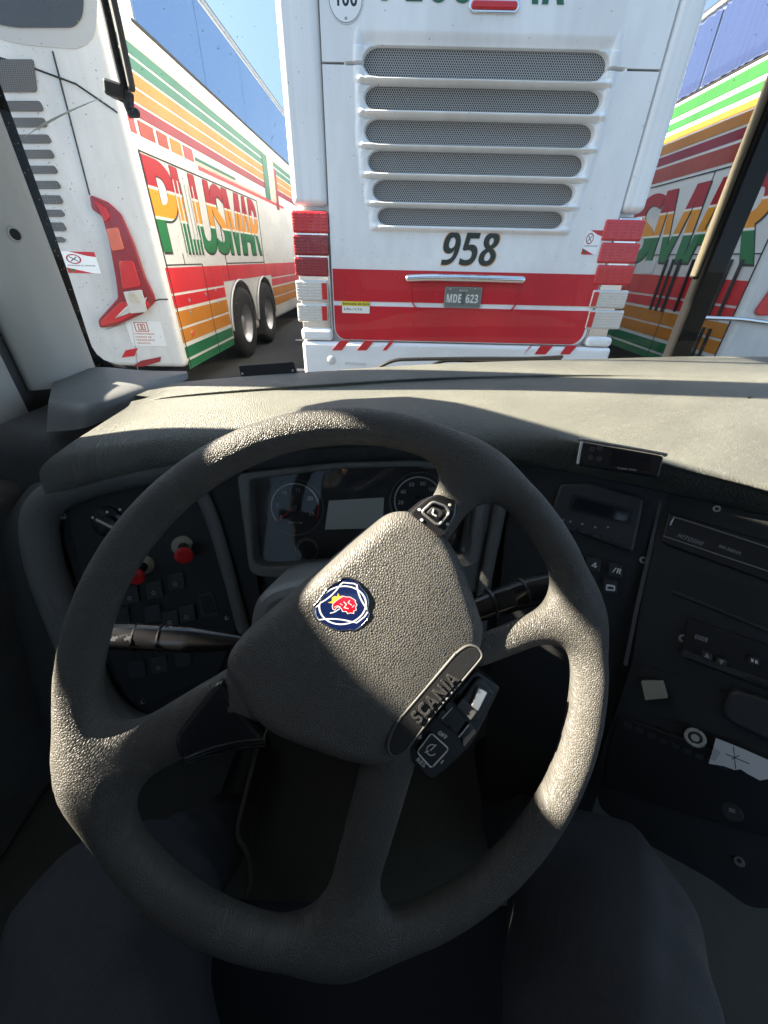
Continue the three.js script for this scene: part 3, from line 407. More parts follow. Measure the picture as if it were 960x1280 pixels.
// ---- coach on the right, left flank partly in sun
{
  const X = 3.8, ZR = -4.74;
  const t = thing('coach', 'striped coach with bright green upper bands, its flank turned to the sun', 'coach', V(X + 1.3, 0, ZR));
  shell(t, X, X + 2.6, 0.33, 4.07, ZR, 12.6, 0.18, mat.dirtyWhite, [[X, -8.6], [X, -9.9]]);
  mat.lime = M([0.03, 0.125, 0.034], 0.45, { map: T.paint, specularIntensity: 0.45 });
  const seams = [[0.06, 0.075, -1.15, 0.93], [0.06, 3.6, 0.925, 0.938], [0.06, 1.3, 0.105, 0.117], [1.45, 3.4, 0.105, 0.117], [1.3, 1.312, -1.1, 0.93], [2.4, 2.41, -1.1, 0.1], [3.0, 3.01, -1.1, 0.93]];
  coachSide(t, X, -1, ZR, [
    ['green_stripe', 1.65, 1.77, 'lime'], ['green_stripe', 1.52, 1.60, 'lime'], ['orange_stripe', 1.405, 1.475, 'orange'], ['orange_stripe', 1.28, 1.385, 'orange'], ['red_stripe', 1.16, 1.255, 'maroon'], ['red_stripe', 0.97, 1.13, 'brick'],
  ], [0.22, 4.72, 0.02, 0.845], 12.6, { start: 0.07, cuts: [1.306, 2.405, 3.2], upStart: 0.1, seams, win: [0.3, 1.83, 2.5, 0, 1.9], slots: [[0.25, 1.05, -0.52, 0.06, 6], [0.28, 0.62, -1.0, -0.62, 4], [1.32, 1.6, -0.55, 0.06, 3]], slotMat: mat.seam, slotW: 0.03, curtain: true });
  coachWheel(t, X, -1, -8.6); coachWheel(t, X, -1, -9.9);
  const pl = plane(V(0, H, ZR), V(0, 0, 1)), add = (n, list, z0, z1, m, o = {}, par = t) => part(n, plate(pl, list, z0, z1, o), m, par);
  add('tail_lamp', [[962, 365], [985, 330], [1040, 300], [1060, 310], [1040, 390], [948, 395], [944, 390]], 0.003, 0.03, mat.lampRed, { r: 0.04, bevel: 0.01 });
  { const q = [[880, 397], [925, 399], [965, 404], [1100, 420]].map(([u, v]) => hit(pl, u, v, 0.02)); part('chrome_strip', tube(q, 0.022, { seg: 8 }), mat.chrome, t); }
  { const p = atX(812, 334, X), g = box(X - 0.012, X - 0.004, p.y - 0.08, p.y + 0.08, p.z - 0.14, p.z + 0.14, 0.003); part('data_plate', g, mat.stripe, t); }
}

// ------------------------------------------------------------------ our own cab: shell with roof, walls, floor, windscreen
const FLOOR = H - 1.05, ROOF = H + 1.28, WL = -0.83, WR = 1.72, BACK = 1.5;
const cab = thing('bus_cab', 'grey trimmed driver cab of the bus around the windscreen', 'cab', V(0.4, FLOOR, 0));
// line of the windscreen foot, left to right (world x, z)
const foot = [[WL + 0.02, -0.97], [-0.70, -1.10], [-0.45, -1.19], [0, -1.27], [0.45, -1.31], [0.9, -1.33], [1.3, -1.28], [WR - 0.02, -1.1]];
{
  part('floor', box(WL - 0.06, WR + 0.06, FLOOR - 0.06, FLOOR, -1.4, BACK), mat.floor, cab);
  // ceiling, rear bulkhead with a window
  part('ceiling', box(WL - 0.06, WR + 0.06, ROOF, ROOF + 0.08, -1.45, BACK), mat.ceiling, cab);
  part('back_wall', box(WL - 0.06, WR + 0.06, FLOOR, H - 0.25, BACK, BACK + 0.05), mat.cabLight, cab); part('back_wall', box(WL - 0.06, WR + 0.06, H + 0.85, ROOF, BACK, BACK + 0.05), mat.cabLight, cab);
  part('rear_window', box(WL, WR, H - 0.26, H + 0.86, BACK + 0.02, BACK + 0.024), mat.glass, cab);
  part('front_wall', box(WL, WR, FLOOR - 0.3, H - 0.42, -1.46, -1.41), mat.cabDark, cab);
  // header over the windscreen
  const rows = [H + 1.15, ROOF].map((y) => foot.map(([x, z]) => V(x, y, z))); part('windscreen_header', loft([rows[0].map((p) => p.clone().add(V(0, 0, 0.10))), rows[0].map((p) => p.clone().add(V(0, 0, -0.01))), rows[1].map((p) => p.clone().add(V(0, 0, -0.01)))], 30, 6), mat.trimDark, cab);
  // left wall: sill, rear part, wide window post and top rail leave the window openings
  const wall = (z0, z1, y0, y1, m, n) => part(n, box(WL - 0.05, WL, y0, y1, z0, z1, 0.012), m, cab);
  wall(-0.97, BACK, FLOOR, H - 0.06, mat.trimDark, 'left_sill'); wall(-1.0, BACK, H + 1.12, ROOF, mat.trimDark, 'left_top_rail'); wall(0.35, BACK, H - 0.11, H + 1.13, mat.cabLight, 'rear_post');
  // slanting bar across the side window
  const wp = plane(V(WL, H, 0), V(1, 0, 0)), zy = (l) => l.map(([z, y]) => new THREE.Vector2(-z, y));
  part('window_post', slab(wp, zy([[-0.60, -0.08], [-0.60, 0.30], [-0.45, 0.30], [-0.42, 0.40], [-0.42, 0.45], [-0.339, 0.402], [-0.268, 0.36], [-0.2, 0.325], [-0.12, 0.36], [0.36, 0.40], [0.36, -0.08], [0.02, -0.08], [-0.10, 0.05], [-0.15, 0.165], [-0.2, 0.205], [-0.26, 0.235], [-0.26, -0.08]]), -0.045, -0.005), mat.trimDark, cab);
  part('window_step', slab(wp, zy([[-0.265, -0.07], [-0.05, -0.07], [-0.05, 0.02], [-0.09, 0.02], [-0.09, 0.08], [-0.265, 0.08]]), -0.045, -0.004), mat.trimDark, cab);
  const vs = thing('sun_visor', 'dark folding sun visor swung against the driver side window', 'sun visor', V(WL + 0.01, H + 1.1, 0.1));
  part('panel', slab(wp, roundPoly(zy([[-0.712, 0.283], [-0.775, 0.325], [-0.80, 0.421], [-0.74, 0.50], [-0.656, 0.56], [-0.41, 0.755], [-0.1, 0.95], [0.1, 1.11], [0.34, 1.11], [0.34, 0.49], [-0.352, 0.484], [-0.352, 0.405], [-0.45, 0.30]]), 0.008), 0.002, 0.012, 0.004), mat.cabDark, vs);
  part('hinge_rod', tube([V(WL + 0.008, H + 1.115, 0.1), V(WL + 0.008, H + 1.115, 0.34)], 0.007, { seg: 8 }), mat.silver, vs);
  part('right_wall', box(WR, WR + 0.05, FLOOR, H - 0.75, -1.2, BACK), mat.cabLight, cab); part('right_top_rail', box(WR, WR + 0.05, H + 0.7, ROOF, -1.2, BACK), mat.cabLight, cab); part('right_rear_wall', box(WR, WR + 0.05, H - 0.76, H + 0.71, 0.7, BACK), mat.cabLight, cab);
  const sg = new THREE.PlaneGeometry(1.3, 1.22); sg.rotateY(Math.PI / 2); sg.translate(WL - 0.025, H + 0.52, -0.3); part('side_window', sg, mat.glass, cab);
  part('door_glass', box(WR + 0.02, WR + 0.024, H - 0.76, H + 0.71, -1.15, 0.71), mat.glass, cab);
  // windscreen: two curved panes either side of the post
  const pane = (a, b) => { const c = new THREE.CatmullRomCurve3(foot.map(([x, z]) => V(x, 0, z))), lo = [], hi = []; for (let i = 0; i <= 16; i++) { const p = c.getPoint(a + (b - a) * i / 16); lo.push(V(p.x, H - 0.31, p.z)); hi.push(V(p.x, H + 1.17, p.z)); } return loft([lo, hi], 32, 4); };
  part('windscreen', pane(0.02, 0.70), mat.glass, cab); part('windscreen', pane(0.72, 0.99), mat.glass, cab);
}
// left corner pillar: moulded trim column with a rounded front edge, rubber seal beside it
{
  const y0 = H - 0.27, y1 = ROOF;
  const sec = [[-0.825, -0.885], [-0.79, -0.90], [-0.758, -0.925], [-0.742, -0.985], [-0.745, -1.02], [-0.765, -1.05], [-0.83, -1.06], [-0.86, -0.95]];
  const g = new THREE.ExtrudeGeometry(shapeOf(roundPoly(sec.map(([x, z]) => new THREE.Vector2(x, -z)), 0.02, 4)), { depth: y1 - y0, bevelEnabled: false }); g.rotateX(-Math.PI / 2); g.translate(0, y0, 0);
  const p = part('pillar_trim', toCreasedNormals(g, 0.9), mat.trim, cab);
  const hole = hit(plane(V(-0.752, H, -0.945), V(0.93, 0, 0.37)), 18, 293); part('screw_recess', cyl(hole.clone().add(V(-0.002, 0, 0)), V(0.93, 0, 0.37), 0.0105, 0.0105, 0.004, 20), mat.seam, p);
  part('recess_rim', (() => { const r = new THREE.TorusGeometry(0.0115, 0.0022, 8, 24); r.applyQuaternion(new THREE.Quaternion().setFromUnitVectors(V(0, 0, 1), V(0.93, 0, 0.37).normalize())); r.translate(hole.x + 0.001, hole.y, hole.z); return r; })(), mat.trim, p);
  const s0 = atD(62, 300, 1.06), s1 = atD(104, 425, 1.06), q = [V(s0.x, ROOF, s0.z), V(s0.x, H + 0.4, s0.z), s0, s1, atD(112, 442, 1.065), atD(126, 455, 1.075), atD(156, 465, 1.09)];
  part('windscreen_seal', tube(q, 0.014, { seg: 10, n: 60 }), mat.rubber, cab);
  // blurred dark inner edge of the side window frame
  part('door_seal', tube([V(-0.825, H + 1.12, -0.89), V(-0.825, H - 0.04, -0.89), V(-0.822, H - 0.11, -0.88)], 0.01, { seg: 8 }), mat.rubber, cab);
  // cap at the foot of the pillar, tapering to a point along the windscreen
  const rows = [
    [[66, 478, -0.255], [105, 462, -0.245], [130, 459, -0.243], [180, 463, -0.248], [233, 464, -0.253]],
    [[62, 496, -0.25], [105, 486, -0.243], [140, 476, -0.240], [190, 472, -0.247], [234, 466, -0.253]],
    [[60, 508, -0.26], [105, 505, -0.252], [150, 494, -0.25], [196, 478, -0.252], [235, 468, -0.256]],
    [[58, 540, -0.30], [105, 535, -0.29], [150, 516, -0.28], [200, 492, -0.268], [235, 473, -0.262]],
  ].map((r) => r.map(([u, v, y]) => atY(u, v, y)));
  part('pillar_foot_cover', loft(rows, 40, 16), mat.surround, cab);
  part('pillar_foot_block', box(WL, -0.64, FLOOR, H - 0.30, -1.08, -0.70, 0.05), mat.trimDark, cab);
  // light door panel below the side window
  part('door_panel', box(WL + 0.001, WL + 0.012, H - 0.42, H - 0.061, -0.86, 0.6, 0.004), mat.trim, cab);
  part('door_ledge', box(WL + 0.002, WL + 0.07, FLOOR, H - 0.40, -0.86, 0.6, 0.03), mat.surround, cab);
}
// post between the two windscreen panes, with its dusty rubber strip
{
  const b0 = atY(838, 445, -0.262), x = b0.x, z = b0.z;
  part('centre_post', box(x - 0.03, x + 0.045, H - 0.33, ROOF, z - 0.005, z + 0.035, 0.012), mat.rubber, cab);
  part('post_seal', box(x - 0.042, x - 0.0305, H - 0.03, ROOF, z + 0.002, z + 0.028, 0.004), mat.dusty, cab);
}
// scratches on the glass
for (const pts of [[[29, 172], [60, 152], [95, 135], [127, 122]], [[45, 163], [80, 143], [118, 126]]]) { const q = pts.map(([u, v]) => atD(u, v, 1.03)); part('scratch', tube(q, 0.0011, { seg: 5, n: 24, taper: (s) => 0.2 + 0.8 * Math.sin(Math.PI * Math.min(0.95, s + 0.05)) }), mat.mark, cab); }
{ // dust flecks sticking to the screen
  const c = new THREE.CatmullRomCurve3(foot.map(([x, z]) => V(x, 0, z))), P = [], I = [];
  for (let i = 0; i < 5200; i++) { const s = 0.03 + 0.66 * Math.pow(rng(), 1.6), q = c.getPoint(s), d = c.getTangent(s), y = H - 0.28 + 1.0 * rng(), r = 0.0003 + 0.0011 * Math.pow(rng(), 4), k = P.length / 3; for (let j = 0; j < 5; j++) { const a = j / 5 * 6.283 + i; P.push(q.x + d.x * r * Math.cos(a), y + r * Math.sin(a), q.z + 0.003 + d.z * r * Math.cos(a)); } I.push(k, k + 1, k + 2, k, k + 2, k + 3, k, k + 3, k + 4); }
  const g = new THREE.BufferGeometry(); g.setAttribute('position', new THREE.Float32BufferAttribute(P, 3)); g.setIndex(I); g.computeVertexNormals(); part('glass_dust', g, mat.beige, cab).userData.kind = 'stuff';
}
// ---- mirror arm hanging in front of the screen
{
  const t = thing('mirror_arm', 'black double tube arm with a clamp hanging outside the windscreen', 'arm', V(-0.55, H + 0.7, -1.28));
  const D = 1.28, tp = (u, v) => atD(u, v, D);
  const a = tp(120, -40), b = tp(143, 60), c = tp(155, 110), d = tp(160, 132), e = tp(163, 142), f = tp(170, 141);
  const up = V(0, 0.6, 0);
  part('tube', tube([a.clone().add(up), a, b, c, d, e, f], 0.0095, { seg: 10, n: 60 }), mat.black, t);
  part('tube', tube([a.clone().add(up).add(V(0.022, 0, 0.004)), a.clone().add(V(0.022, 0, 0.004)), b.clone().add(V(0.022, 0, 0.004)), c.clone().add(V(0.02, 0, 0.004))], 0.008, { seg: 10, n: 40 }), mat.trimDark, t);
  const k = tp(147, 114); const g = new RoundedBoxGeometry(0.044, 0.028, 0.04, 3, 0.006); g.rotateZ(-0.22); g.translate(k.x, k.y, k.z); part('clamp', g, mat.black, t);
  const k2 = tp(157, 121); const g2 = new RoundedBoxGeometry(0.026, 0.026, 0.03, 3, 0.005); g2.rotateZ(-0.3); g2.translate(k2.x, k2.y, k2.z); part('clamp', g2, mat.black, t);
}
// wiper parked along the foot of the screen, outside
{
  const t = thing('wiper', 'black wiper arm parked along the foot of the windscreen', 'wiper', V(0.3, H - 0.28, -1.36));
  const q = [[470, 461], [492, 451], [520, 449], [600, 448], [660, 448], [702, 446]].map(([u, v]) => atD(u, v, 1.37)); part('arm', tube(q, 0.006, { seg: 8, n: 50 }), mat.black, t);
  const q2 = [[535, 458], [560, 451], [620, 452], [700, 449]].map(([u, v]) => atD(u, v, 1.39)); part('blade', tube(q2, 0.005, { seg: 6, n: 40 }), mat.rubber, t);
}

// ------------------------------------------------------------------ dashboard
const dash = thing('dashboard', 'dusty grey wraparound bus dashboard with switch panels and instruments', 'dashboard', V(0, FLOOR, -0.7));
const PL = plane(V(0, H - 0.334, -0.56), V(0, 0.395, 0.919));            // instrument face behind the wheel
const PM = plane(V(0.227, H - 0.309, -0.571), V(-0.467, 0.423, 0.776));  // panel turning towards the driver
const PC = plane(V(0.391, H - 0.319, -0.467), V(-0.63, 0.486, 0.607));   // centre console
{
  const Y = (u, v, y) => atY(u, v, y), O = (pl, u, v, o = 0) => hit(pl, u, v, o);
  // rows from the windscreen to the driver; columns left to right
  const rows = [
    [[-60, 480, -0.33], [200, 478, -0.33], [300, 478, -0.31], [400, 472, -0.31], [520, 464, -0.31], [620, 460, -0.31], [730, 457, -0.31], [850, 453, -0.31], [980, 452, -0.31], [1250, 452, -0.31]].map((a) => Y(...a)),
    [[168, 494, -0.258], [215, 480, -0.256], [300, 471, -0.254], [400, 464, -0.252], [520, 456, -0.25], [620, 452, -0.25], [730, 449, -0.25], [850, 446, -0.25], [980, 446, -0.25], [1250, 446, -0.25]].map((a) => Y(...a)),
    [[164, 502, -0.252], [213, 493, -0.246], [300, 485, -0.243], [400, 478, -0.241], [520, 471, -0.24], [620, 467, -0.24], [730, 465, -0.24], [850, 465, -0.24], [980, 468, -0.24], [1250, 480, -0.24]].map((a) => Y(...a)),
    [[160, 508, -0.253], [208, 499, -0.250], [300, 491, -0.249], [400, 485, -0.248], [520, 477, -0.247], [620, 474, -0.247], [730, 472, -0.247], [850, 474, -0.247], [980, 479, -0.247], [1250, 500, -0.247]].map((a) => Y(...a)),
    [[148, 516, -0.250], [205, 507, -0.243], [300, 500, -0.239], [400, 495, -0.238], [520, 488, -0.237], [620, 484, -0.237], [730, 482, -0.237], [850, 485, -0.237], [980, 491, -0.237], [1250, 520, -0.237]].map((a) => Y(...a)),
    [[118, 535, -0.248], [195, 523, -0.232], [300, 516, -0.225], [400, 511, -0.222], [520, 504, -0.22], [620, 503, -0.22], [730, 512, -0.22], [850, 528, -0.22], [980, 548, -0.22], [1250, 600, -0.22]].map((a) => Y(...a)),
    [[80, 560, -0.262], [185, 545, -0.238], [300, 530, -0.225], [400, 524, -0.219], [520, 519, -0.215], [630, 522, -0.212], [740, 548, -0.211], [860, 578, -0.211], [980, 606, -0.211], [1250, 680, -0.211]].map((a) => Y(...a)),
    [[50, 588, -0.290], [175, 570, -0.262], [300, 548, -0.238], [400, 538, -0.229], [520, 536, -0.224], [640, 545, -0.224], [748, 566, -0.222], [868, 596, -0.224], [980, 626, -0.226], [1250, 705, -0.226]].map((a) => Y(...a)),
    [O(PL, 60, 622, 0.03), O(PL, 170, 592, 0.03), O(PL, 305, 566, 0.035), O(PL, 400, 556, 0.04), O(PL, 520, 554, 0.04), O(PL, 645, 572, 0.03), O(PM, 755, 596, 0.012), O(PC, 872, 621, 0.015), O(PC, 980, 645, 0.015), O(PC, 1250, 715, 0.015)],
    [O(PL, 78, 634, -0.01), O(PL, 178, 602, -0.01), O(PL, 310, 572, -0.01), O(PL, 400, 562, -0.01), O(PL, 520, 560, -0.01), O(PL, 648, 582, -0.01), O(PM, 757, 601, -0.012), O(PC, 873, 626, -0.012), O(PC, 980, 650, -0.012), O(PC, 1250, 720, -0.012)],
  ];
  part('top_pad', loft(rows, 120, 72), mat.pad, dash);
  // moulded surround that curls round the left switch panel
  const path = [[300, 560], [200, 583], [120, 600], [68, 622], [50, 655], [58, 712], [80, 772], [108, 838], [140, 892], [190, 915], [270, 905], [360, 880]].map(([u, v]) => O(PL, u, v, 0.006));
  const tg = tube(path, 0.027, { seg: 14, n: 140 }); part('panel_surround', tg, mat.surround, dash);
  // outer shoulder falling away to the door side
  const sh = [[[70, 606], [34, 640], [34, 690], [60, 770], [92, 850], [135, 915]].map(([u, v]) => O(PL, u, v, 0.01)), [[40, 606], [8, 660], [10, 720], [34, 800], [60, 880], [110, 950]].map(([u, v]) => O(PL, u, v, -0.09)), [[10, 640], [-40, 700], [-40, 760], [0, 840], [30, 920], [90, 1000]].map(([u, v]) => O(PL, u, v, -0.22))];
  part('side_shoulder', loft(sh, 30, 12), mat.trimDark, dash);
  // backing of the instrument face and the console body
  part('left_face', plate(PL, [[60, 610], [300, 560], [345, 900], [150, 905]], -0.03, -0.012), mat.panel, dash);
  part('cluster_backing', plate(PL, [[236, 575], [300, 560], [420, 552], [560, 552], [660, 575], [640, 860], [340, 900], [300, 780]], -0.05, -0.035), mat.trimDark, dash);
  part('mid_face', plate(PM, [[640, 575], [800, 600], [835, 615], [790, 860], [735, 1030], [600, 1000]], -0.04, 0.0, { r: 0.006 }), mat.panel, dash);
  part('console_face', plate(PC, [[822, 612], [1300, 730], [1300, 1100], [960, 1136], [935, 1134], [890, 1100], [800, 1050], [750, 1010], [742, 970], [790, 830]], -0.2, 0.0, { r: 0.01 }), mat.panel, dash);
  part('lower_panel', box(-0.8, 0.75, FLOOR, H - 0.5, -1.3, -0.78), mat.cabDark, dash);
  part('console_body', box(0.62, 1.4, FLOOR + 0.1, H - 0.36, -1.2, -0.35, 0.05), mat.cabDark, dash);
}
const dp = (pl, n, list, z0, z1, m, o = {}, par = dash) => part(n, plate(pl, list, z0, z1, o), m, par);
const sq = (u, v, w, h, s = 0.25) => [[u - w, v - h - w * s * 0], [u + w, v - h + w * s], [u + w, v + h + w * s], [u - w, v + h]];   // small upright key seen on a turned panel
const disc = (pl, n, u, v, r, z0, z1, m, par = dash, bevel = 0) => part(n, cyl(hit(pl, u, v, z0), pl.n, r, r, z1 - z0, 24, bevel), m, par);
const screw = (pl, u, v, r = 0.0042, z = 0) => { const s = disc(pl, 'screw', u, v, r, z, z + 0.003, mat.metal, dash, 0.001); disc(pl, 'screw_socket', u, v, r * 0.45, z + 0.003, z + 0.0034, mat.seam, s); };
// text on a plane from pixel a (left foot) to pixel b (right foot), height in metres
function label(pl, n, text, a, b, h, z, m, par = dash, slant = 0) { const p = loc(pl, ...a, z), q = loc(pl, ...b, z), d = q.clone().sub(p); return part(n, lettering(pl, text, p.x, p.x + d.length(), p.y, p.y + h, z, z + 0.0006, { turn: Math.atan2(d.y, d.x), slant }), m, par); }
{ // ---- left switch panel
  const sp = dp(PL, 'switch_panel', [[80, 632], [150, 610], [255, 590], [300, 775], [272, 845], [178, 882], [160, 872], [118, 790]], -0.012, -0.004, mat.panel, { r: 0.008, bevel: 0.002 });
  const z = -0.004;
  const rot = disc(PL, 'light_switch', 136, 652, 0.027, z, z + 0.006, mat.gloss, sp, 0.002); part('pointer', tube([hit(PL, 122, 650, z + 0.016), hit(PL, 146, 662, z + 0.016)], 0.0036, { seg: 8 }), mat.silver, rot); disc(PL, 'knob', 138, 656, 0.016, z + 0.006, z + 0.016, mat.black, rot, 0.003);
  for (const [u, v] of [[116, 647], [134, 640], [150, 637], [160, 644]]) disc(PL, 'dial_mark', u, v, 0.0022, z + 0.006, z + 0.0066, mat.mark, rot);
  for (const [u, v] of [[82, 632], [80, 645]]) screw(PL, u, v, 0.0055, z + 0.001);
  screw(PL, 284, 772, 0.004, z + 0.001); screw(PL, 179, 877, 0.004, z + 0.001);
  for (const [u, v, cu, cv] of [[229, 682, 230, 695], [180, 705, 169, 722]]) {
    const b = hit(PL, u, v, z), cp = hit(PL, cu, cv, 0.034), ax = cp.clone().sub(b).normalize(), ln = cp.distanceTo(b), k = part('air_valve', cyl(b, ax, 0.0185, 0.0175, 0.007, 28, 0.002), mat.beige, sp, 'red mushroom knob on a brass collar'); part('stem', cyl(b.clone().addScaledVector(ax, 0.006), ax, 0.0085, 0.0075, ln - 0.012, 18), mat.black, k);
    const c = cp.clone().addScaledVector(ax, -0.008); part('red_cap', cyl(c, ax, 0.0125, 0.0145, 0.011, 28, 0.005), mat.redKnob, k);
  }
  for (const [u, v, mk] of [[162, 745, 1], [192, 738, 1], [219, 727, 1], [190, 768, 0], [212, 775, 1], [233, 768, 1], [150, 772, 0], [170, 838, 0], [198, 832, 1], [228, 824, 0]]) { const k = dp(PL, 'rocker_switch', [[u - 11, v - 9], [u + 9, v - 13], [u + 12, v + 8], [u - 8, v + 12]], z, z + 0.006, mat.greyKey, { r: 0.003, bevel: 0.0015 }, sp); if (mk) { disc(PL, 'switch_symbol', u, v + 3, 0.0035, z + 0.006, z + 0.0066, mat.markDim, k); disc(PL, 'switch_symbol', u, v + 3, 0.0021, z + 0.0066, z + 0.0070, mat.greyKey, k); } }
  const em = dp(PL, 'empty_slot_frame', [[247, 743], [266, 739], [273, 768], [252, 772]], z, z + 0.002, mat.greyKey, { r: 0.002 }, sp); dp(PL, 'empty_slot', [[250, 746], [264, 743], [270, 765], [255, 769]], z + 0.002, z + 0.0024, mat.seam, {}, em);
  // ridge between the switch panel and the instruments, and its twin on the other side
  part('ridge', tube([[236, 590], [262, 640], [284, 710], [304, 785]].map(([u, v]) => hit(PL, u, v, -0.004)), 0.0115, { seg: 10 }), mat.surround, dash);
  part('ridge', tube([[634, 590], [622, 650], [606, 730], [600, 790]].map(([u, v]) => hit(PL, u, v, -0.004)), 0.0115, { seg: 10 }), mat.surround, dash);
  dp(PL, 'right_infill', [[596, 590], [624, 590], [600, 740], [566, 740]], -0.03, -0.012, mat.surround, { r: 0.004 });
}
{ // ---- instrument cluster, set back behind its hood
  const zc = -0.03, out = px(PL, [[296, 592], [420, 578], [520, 575], [612, 584], [598, 705], [545, 722], [330, 722], [312, 716]], 0), inn = px(PL, [[311, 600], [420, 586], [520, 583], [598, 592], [586, 694], [330, 708], [318, 702]], 0);
  const hz = part('cluster_bezel', slab(PL, roundPoly(out, 0.012), -0.032, 0.004, 0.004, [roundPoly(inn, 0.01).reverse()]), mat.surround, dash);
  const cl = part('instrument_cluster', slab(PL, inn.map((p) => p.clone()), -0.036, -0.03), mat.panel, dash);
  const dial = (u, v, r, draw, n) => { const c = hit(PL, u, v, zc), g = new THREE.CircleGeometry(r, 48); g.applyMatrix4(new THREE.Matrix4().makeBasis(PL.ex, PL.ey, PL.n).setPosition(c.clone().addScaledVector(PL.n, 0.001))); const d = part(n, g, M([1, 1, 1], 0.5, { map: print(512, 512, draw) }), cl); part('chrome_ring', (() => { const t = new THREE.TorusGeometry(r, 0.0016, 8, 48); t.applyMatrix4(new THREE.Matrix4().makeBasis(PL.ex, PL.ey, PL.n).setPosition(c.clone().addScaledVector(PL.n, 0.002))); return t; })(), mat.trimDark, d); return [c, d]; };
  const face = (nums, a0, a1, redFrom, word) => (c, w, h) => { c.fillStyle = '#08090b'; c.fillRect(0, 0, w, h); c.translate(256, 256); const R = 214; c.lineWidth = 12; c.strokeStyle = '#c9c9c4'; c.beginPath(); c.arc(0, 0, R, a0, a0 + (a1 - a0) * redFrom); c.stroke(); if (redFrom < 1) { c.strokeStyle = '#a3281f'; c.beginPath(); c.arc(0, 0, R, a0 + (a1 - a0) * redFrom, a1); c.stroke(); } c.strokeStyle = '#08090b'; c.lineWidth = 4; for (let i = 0; i <= 50; i++) { const a = a0 + (a1 - a0) * i / 50; c.beginPath(); c.moveTo(Math.cos(a) * 206, Math.sin(a) * 206); c.lineTo(Math.cos(a) * 224, Math.sin(a) * 224); c.stroke(); } c.fillStyle = '#cfcfca'; c.font = '46px sans-serif'; c.textAlign = 'center'; nums.forEach(([s, f]) => { const a = a0 + (a1 - a0) * f; c.fillText(s, Math.cos(a) * 160, Math.sin(a) * 160 + 16); }); c.font = '24px sans-serif'; c.fillText(word, 0, 150); };
  const [tc, td] = dial(369, 634, 0.05, face([['0', 0], ['5', 0.17], ['10', 0.37], ['15', 0.56], ['20', 0.76], ['25', 0.97]], 2.5, 6.75, 0.86, '1/min x 100'), 'rev_counter');
  const at = (c, x, y, z) => c.clone().addScaledVector(PL.ex, x).addScaledVector(PL.ey, y).addScaledVector(PL.n, z);
  part('needle', tube([at(tc, 0, 0, 0.006), at(tc, -0.034, -0.026, 0.006)], 0.0009, { seg: 6 }), mat.redKnob, td); part('needle_hub', cyl(at(tc, 0, 0, 0.002), PL.n, 0.008, 0.007, 0.005, 18, 0.002), mat.black, td);
  const [sc, sd] = dial(523, 626, 0.05, face([['0', 0], ['20', 0.14], ['40', 0.28], ['60', 0.42], ['80', 0.56], ['100', 0.7], ['120', 0.86]], 2.4, 6.9, 1, 'km/h'), 'speedometer');
  part('needle_hub', cyl(at(sc, 0, 0, 0.002), PL.n, 0.008, 0.007, 0.005, 18, 0.002), mat.black, sd);
  dial(384, 686, 0.02, face([], 3.2, 6.2, 1, ''), 'small_gauge');
  dp(PL, 'display', [[411, 626], [480, 622], [478, 660], [406, 662]], zc + 0.0005, zc + 0.002, mat.lcd, {}, cl);
  const g = slab(PL, inn, -0.012, -0.0115); part('cluster_glass', g, M([1, 1, 1], 0.03, { transmission: 1, thickness: 0, ior: 1.22 }), dash);
  label(PL, 'maker_mark', 'SCANIA', [436, 583], [462, 582], 0.004, 0.005, mat.markDim);
}
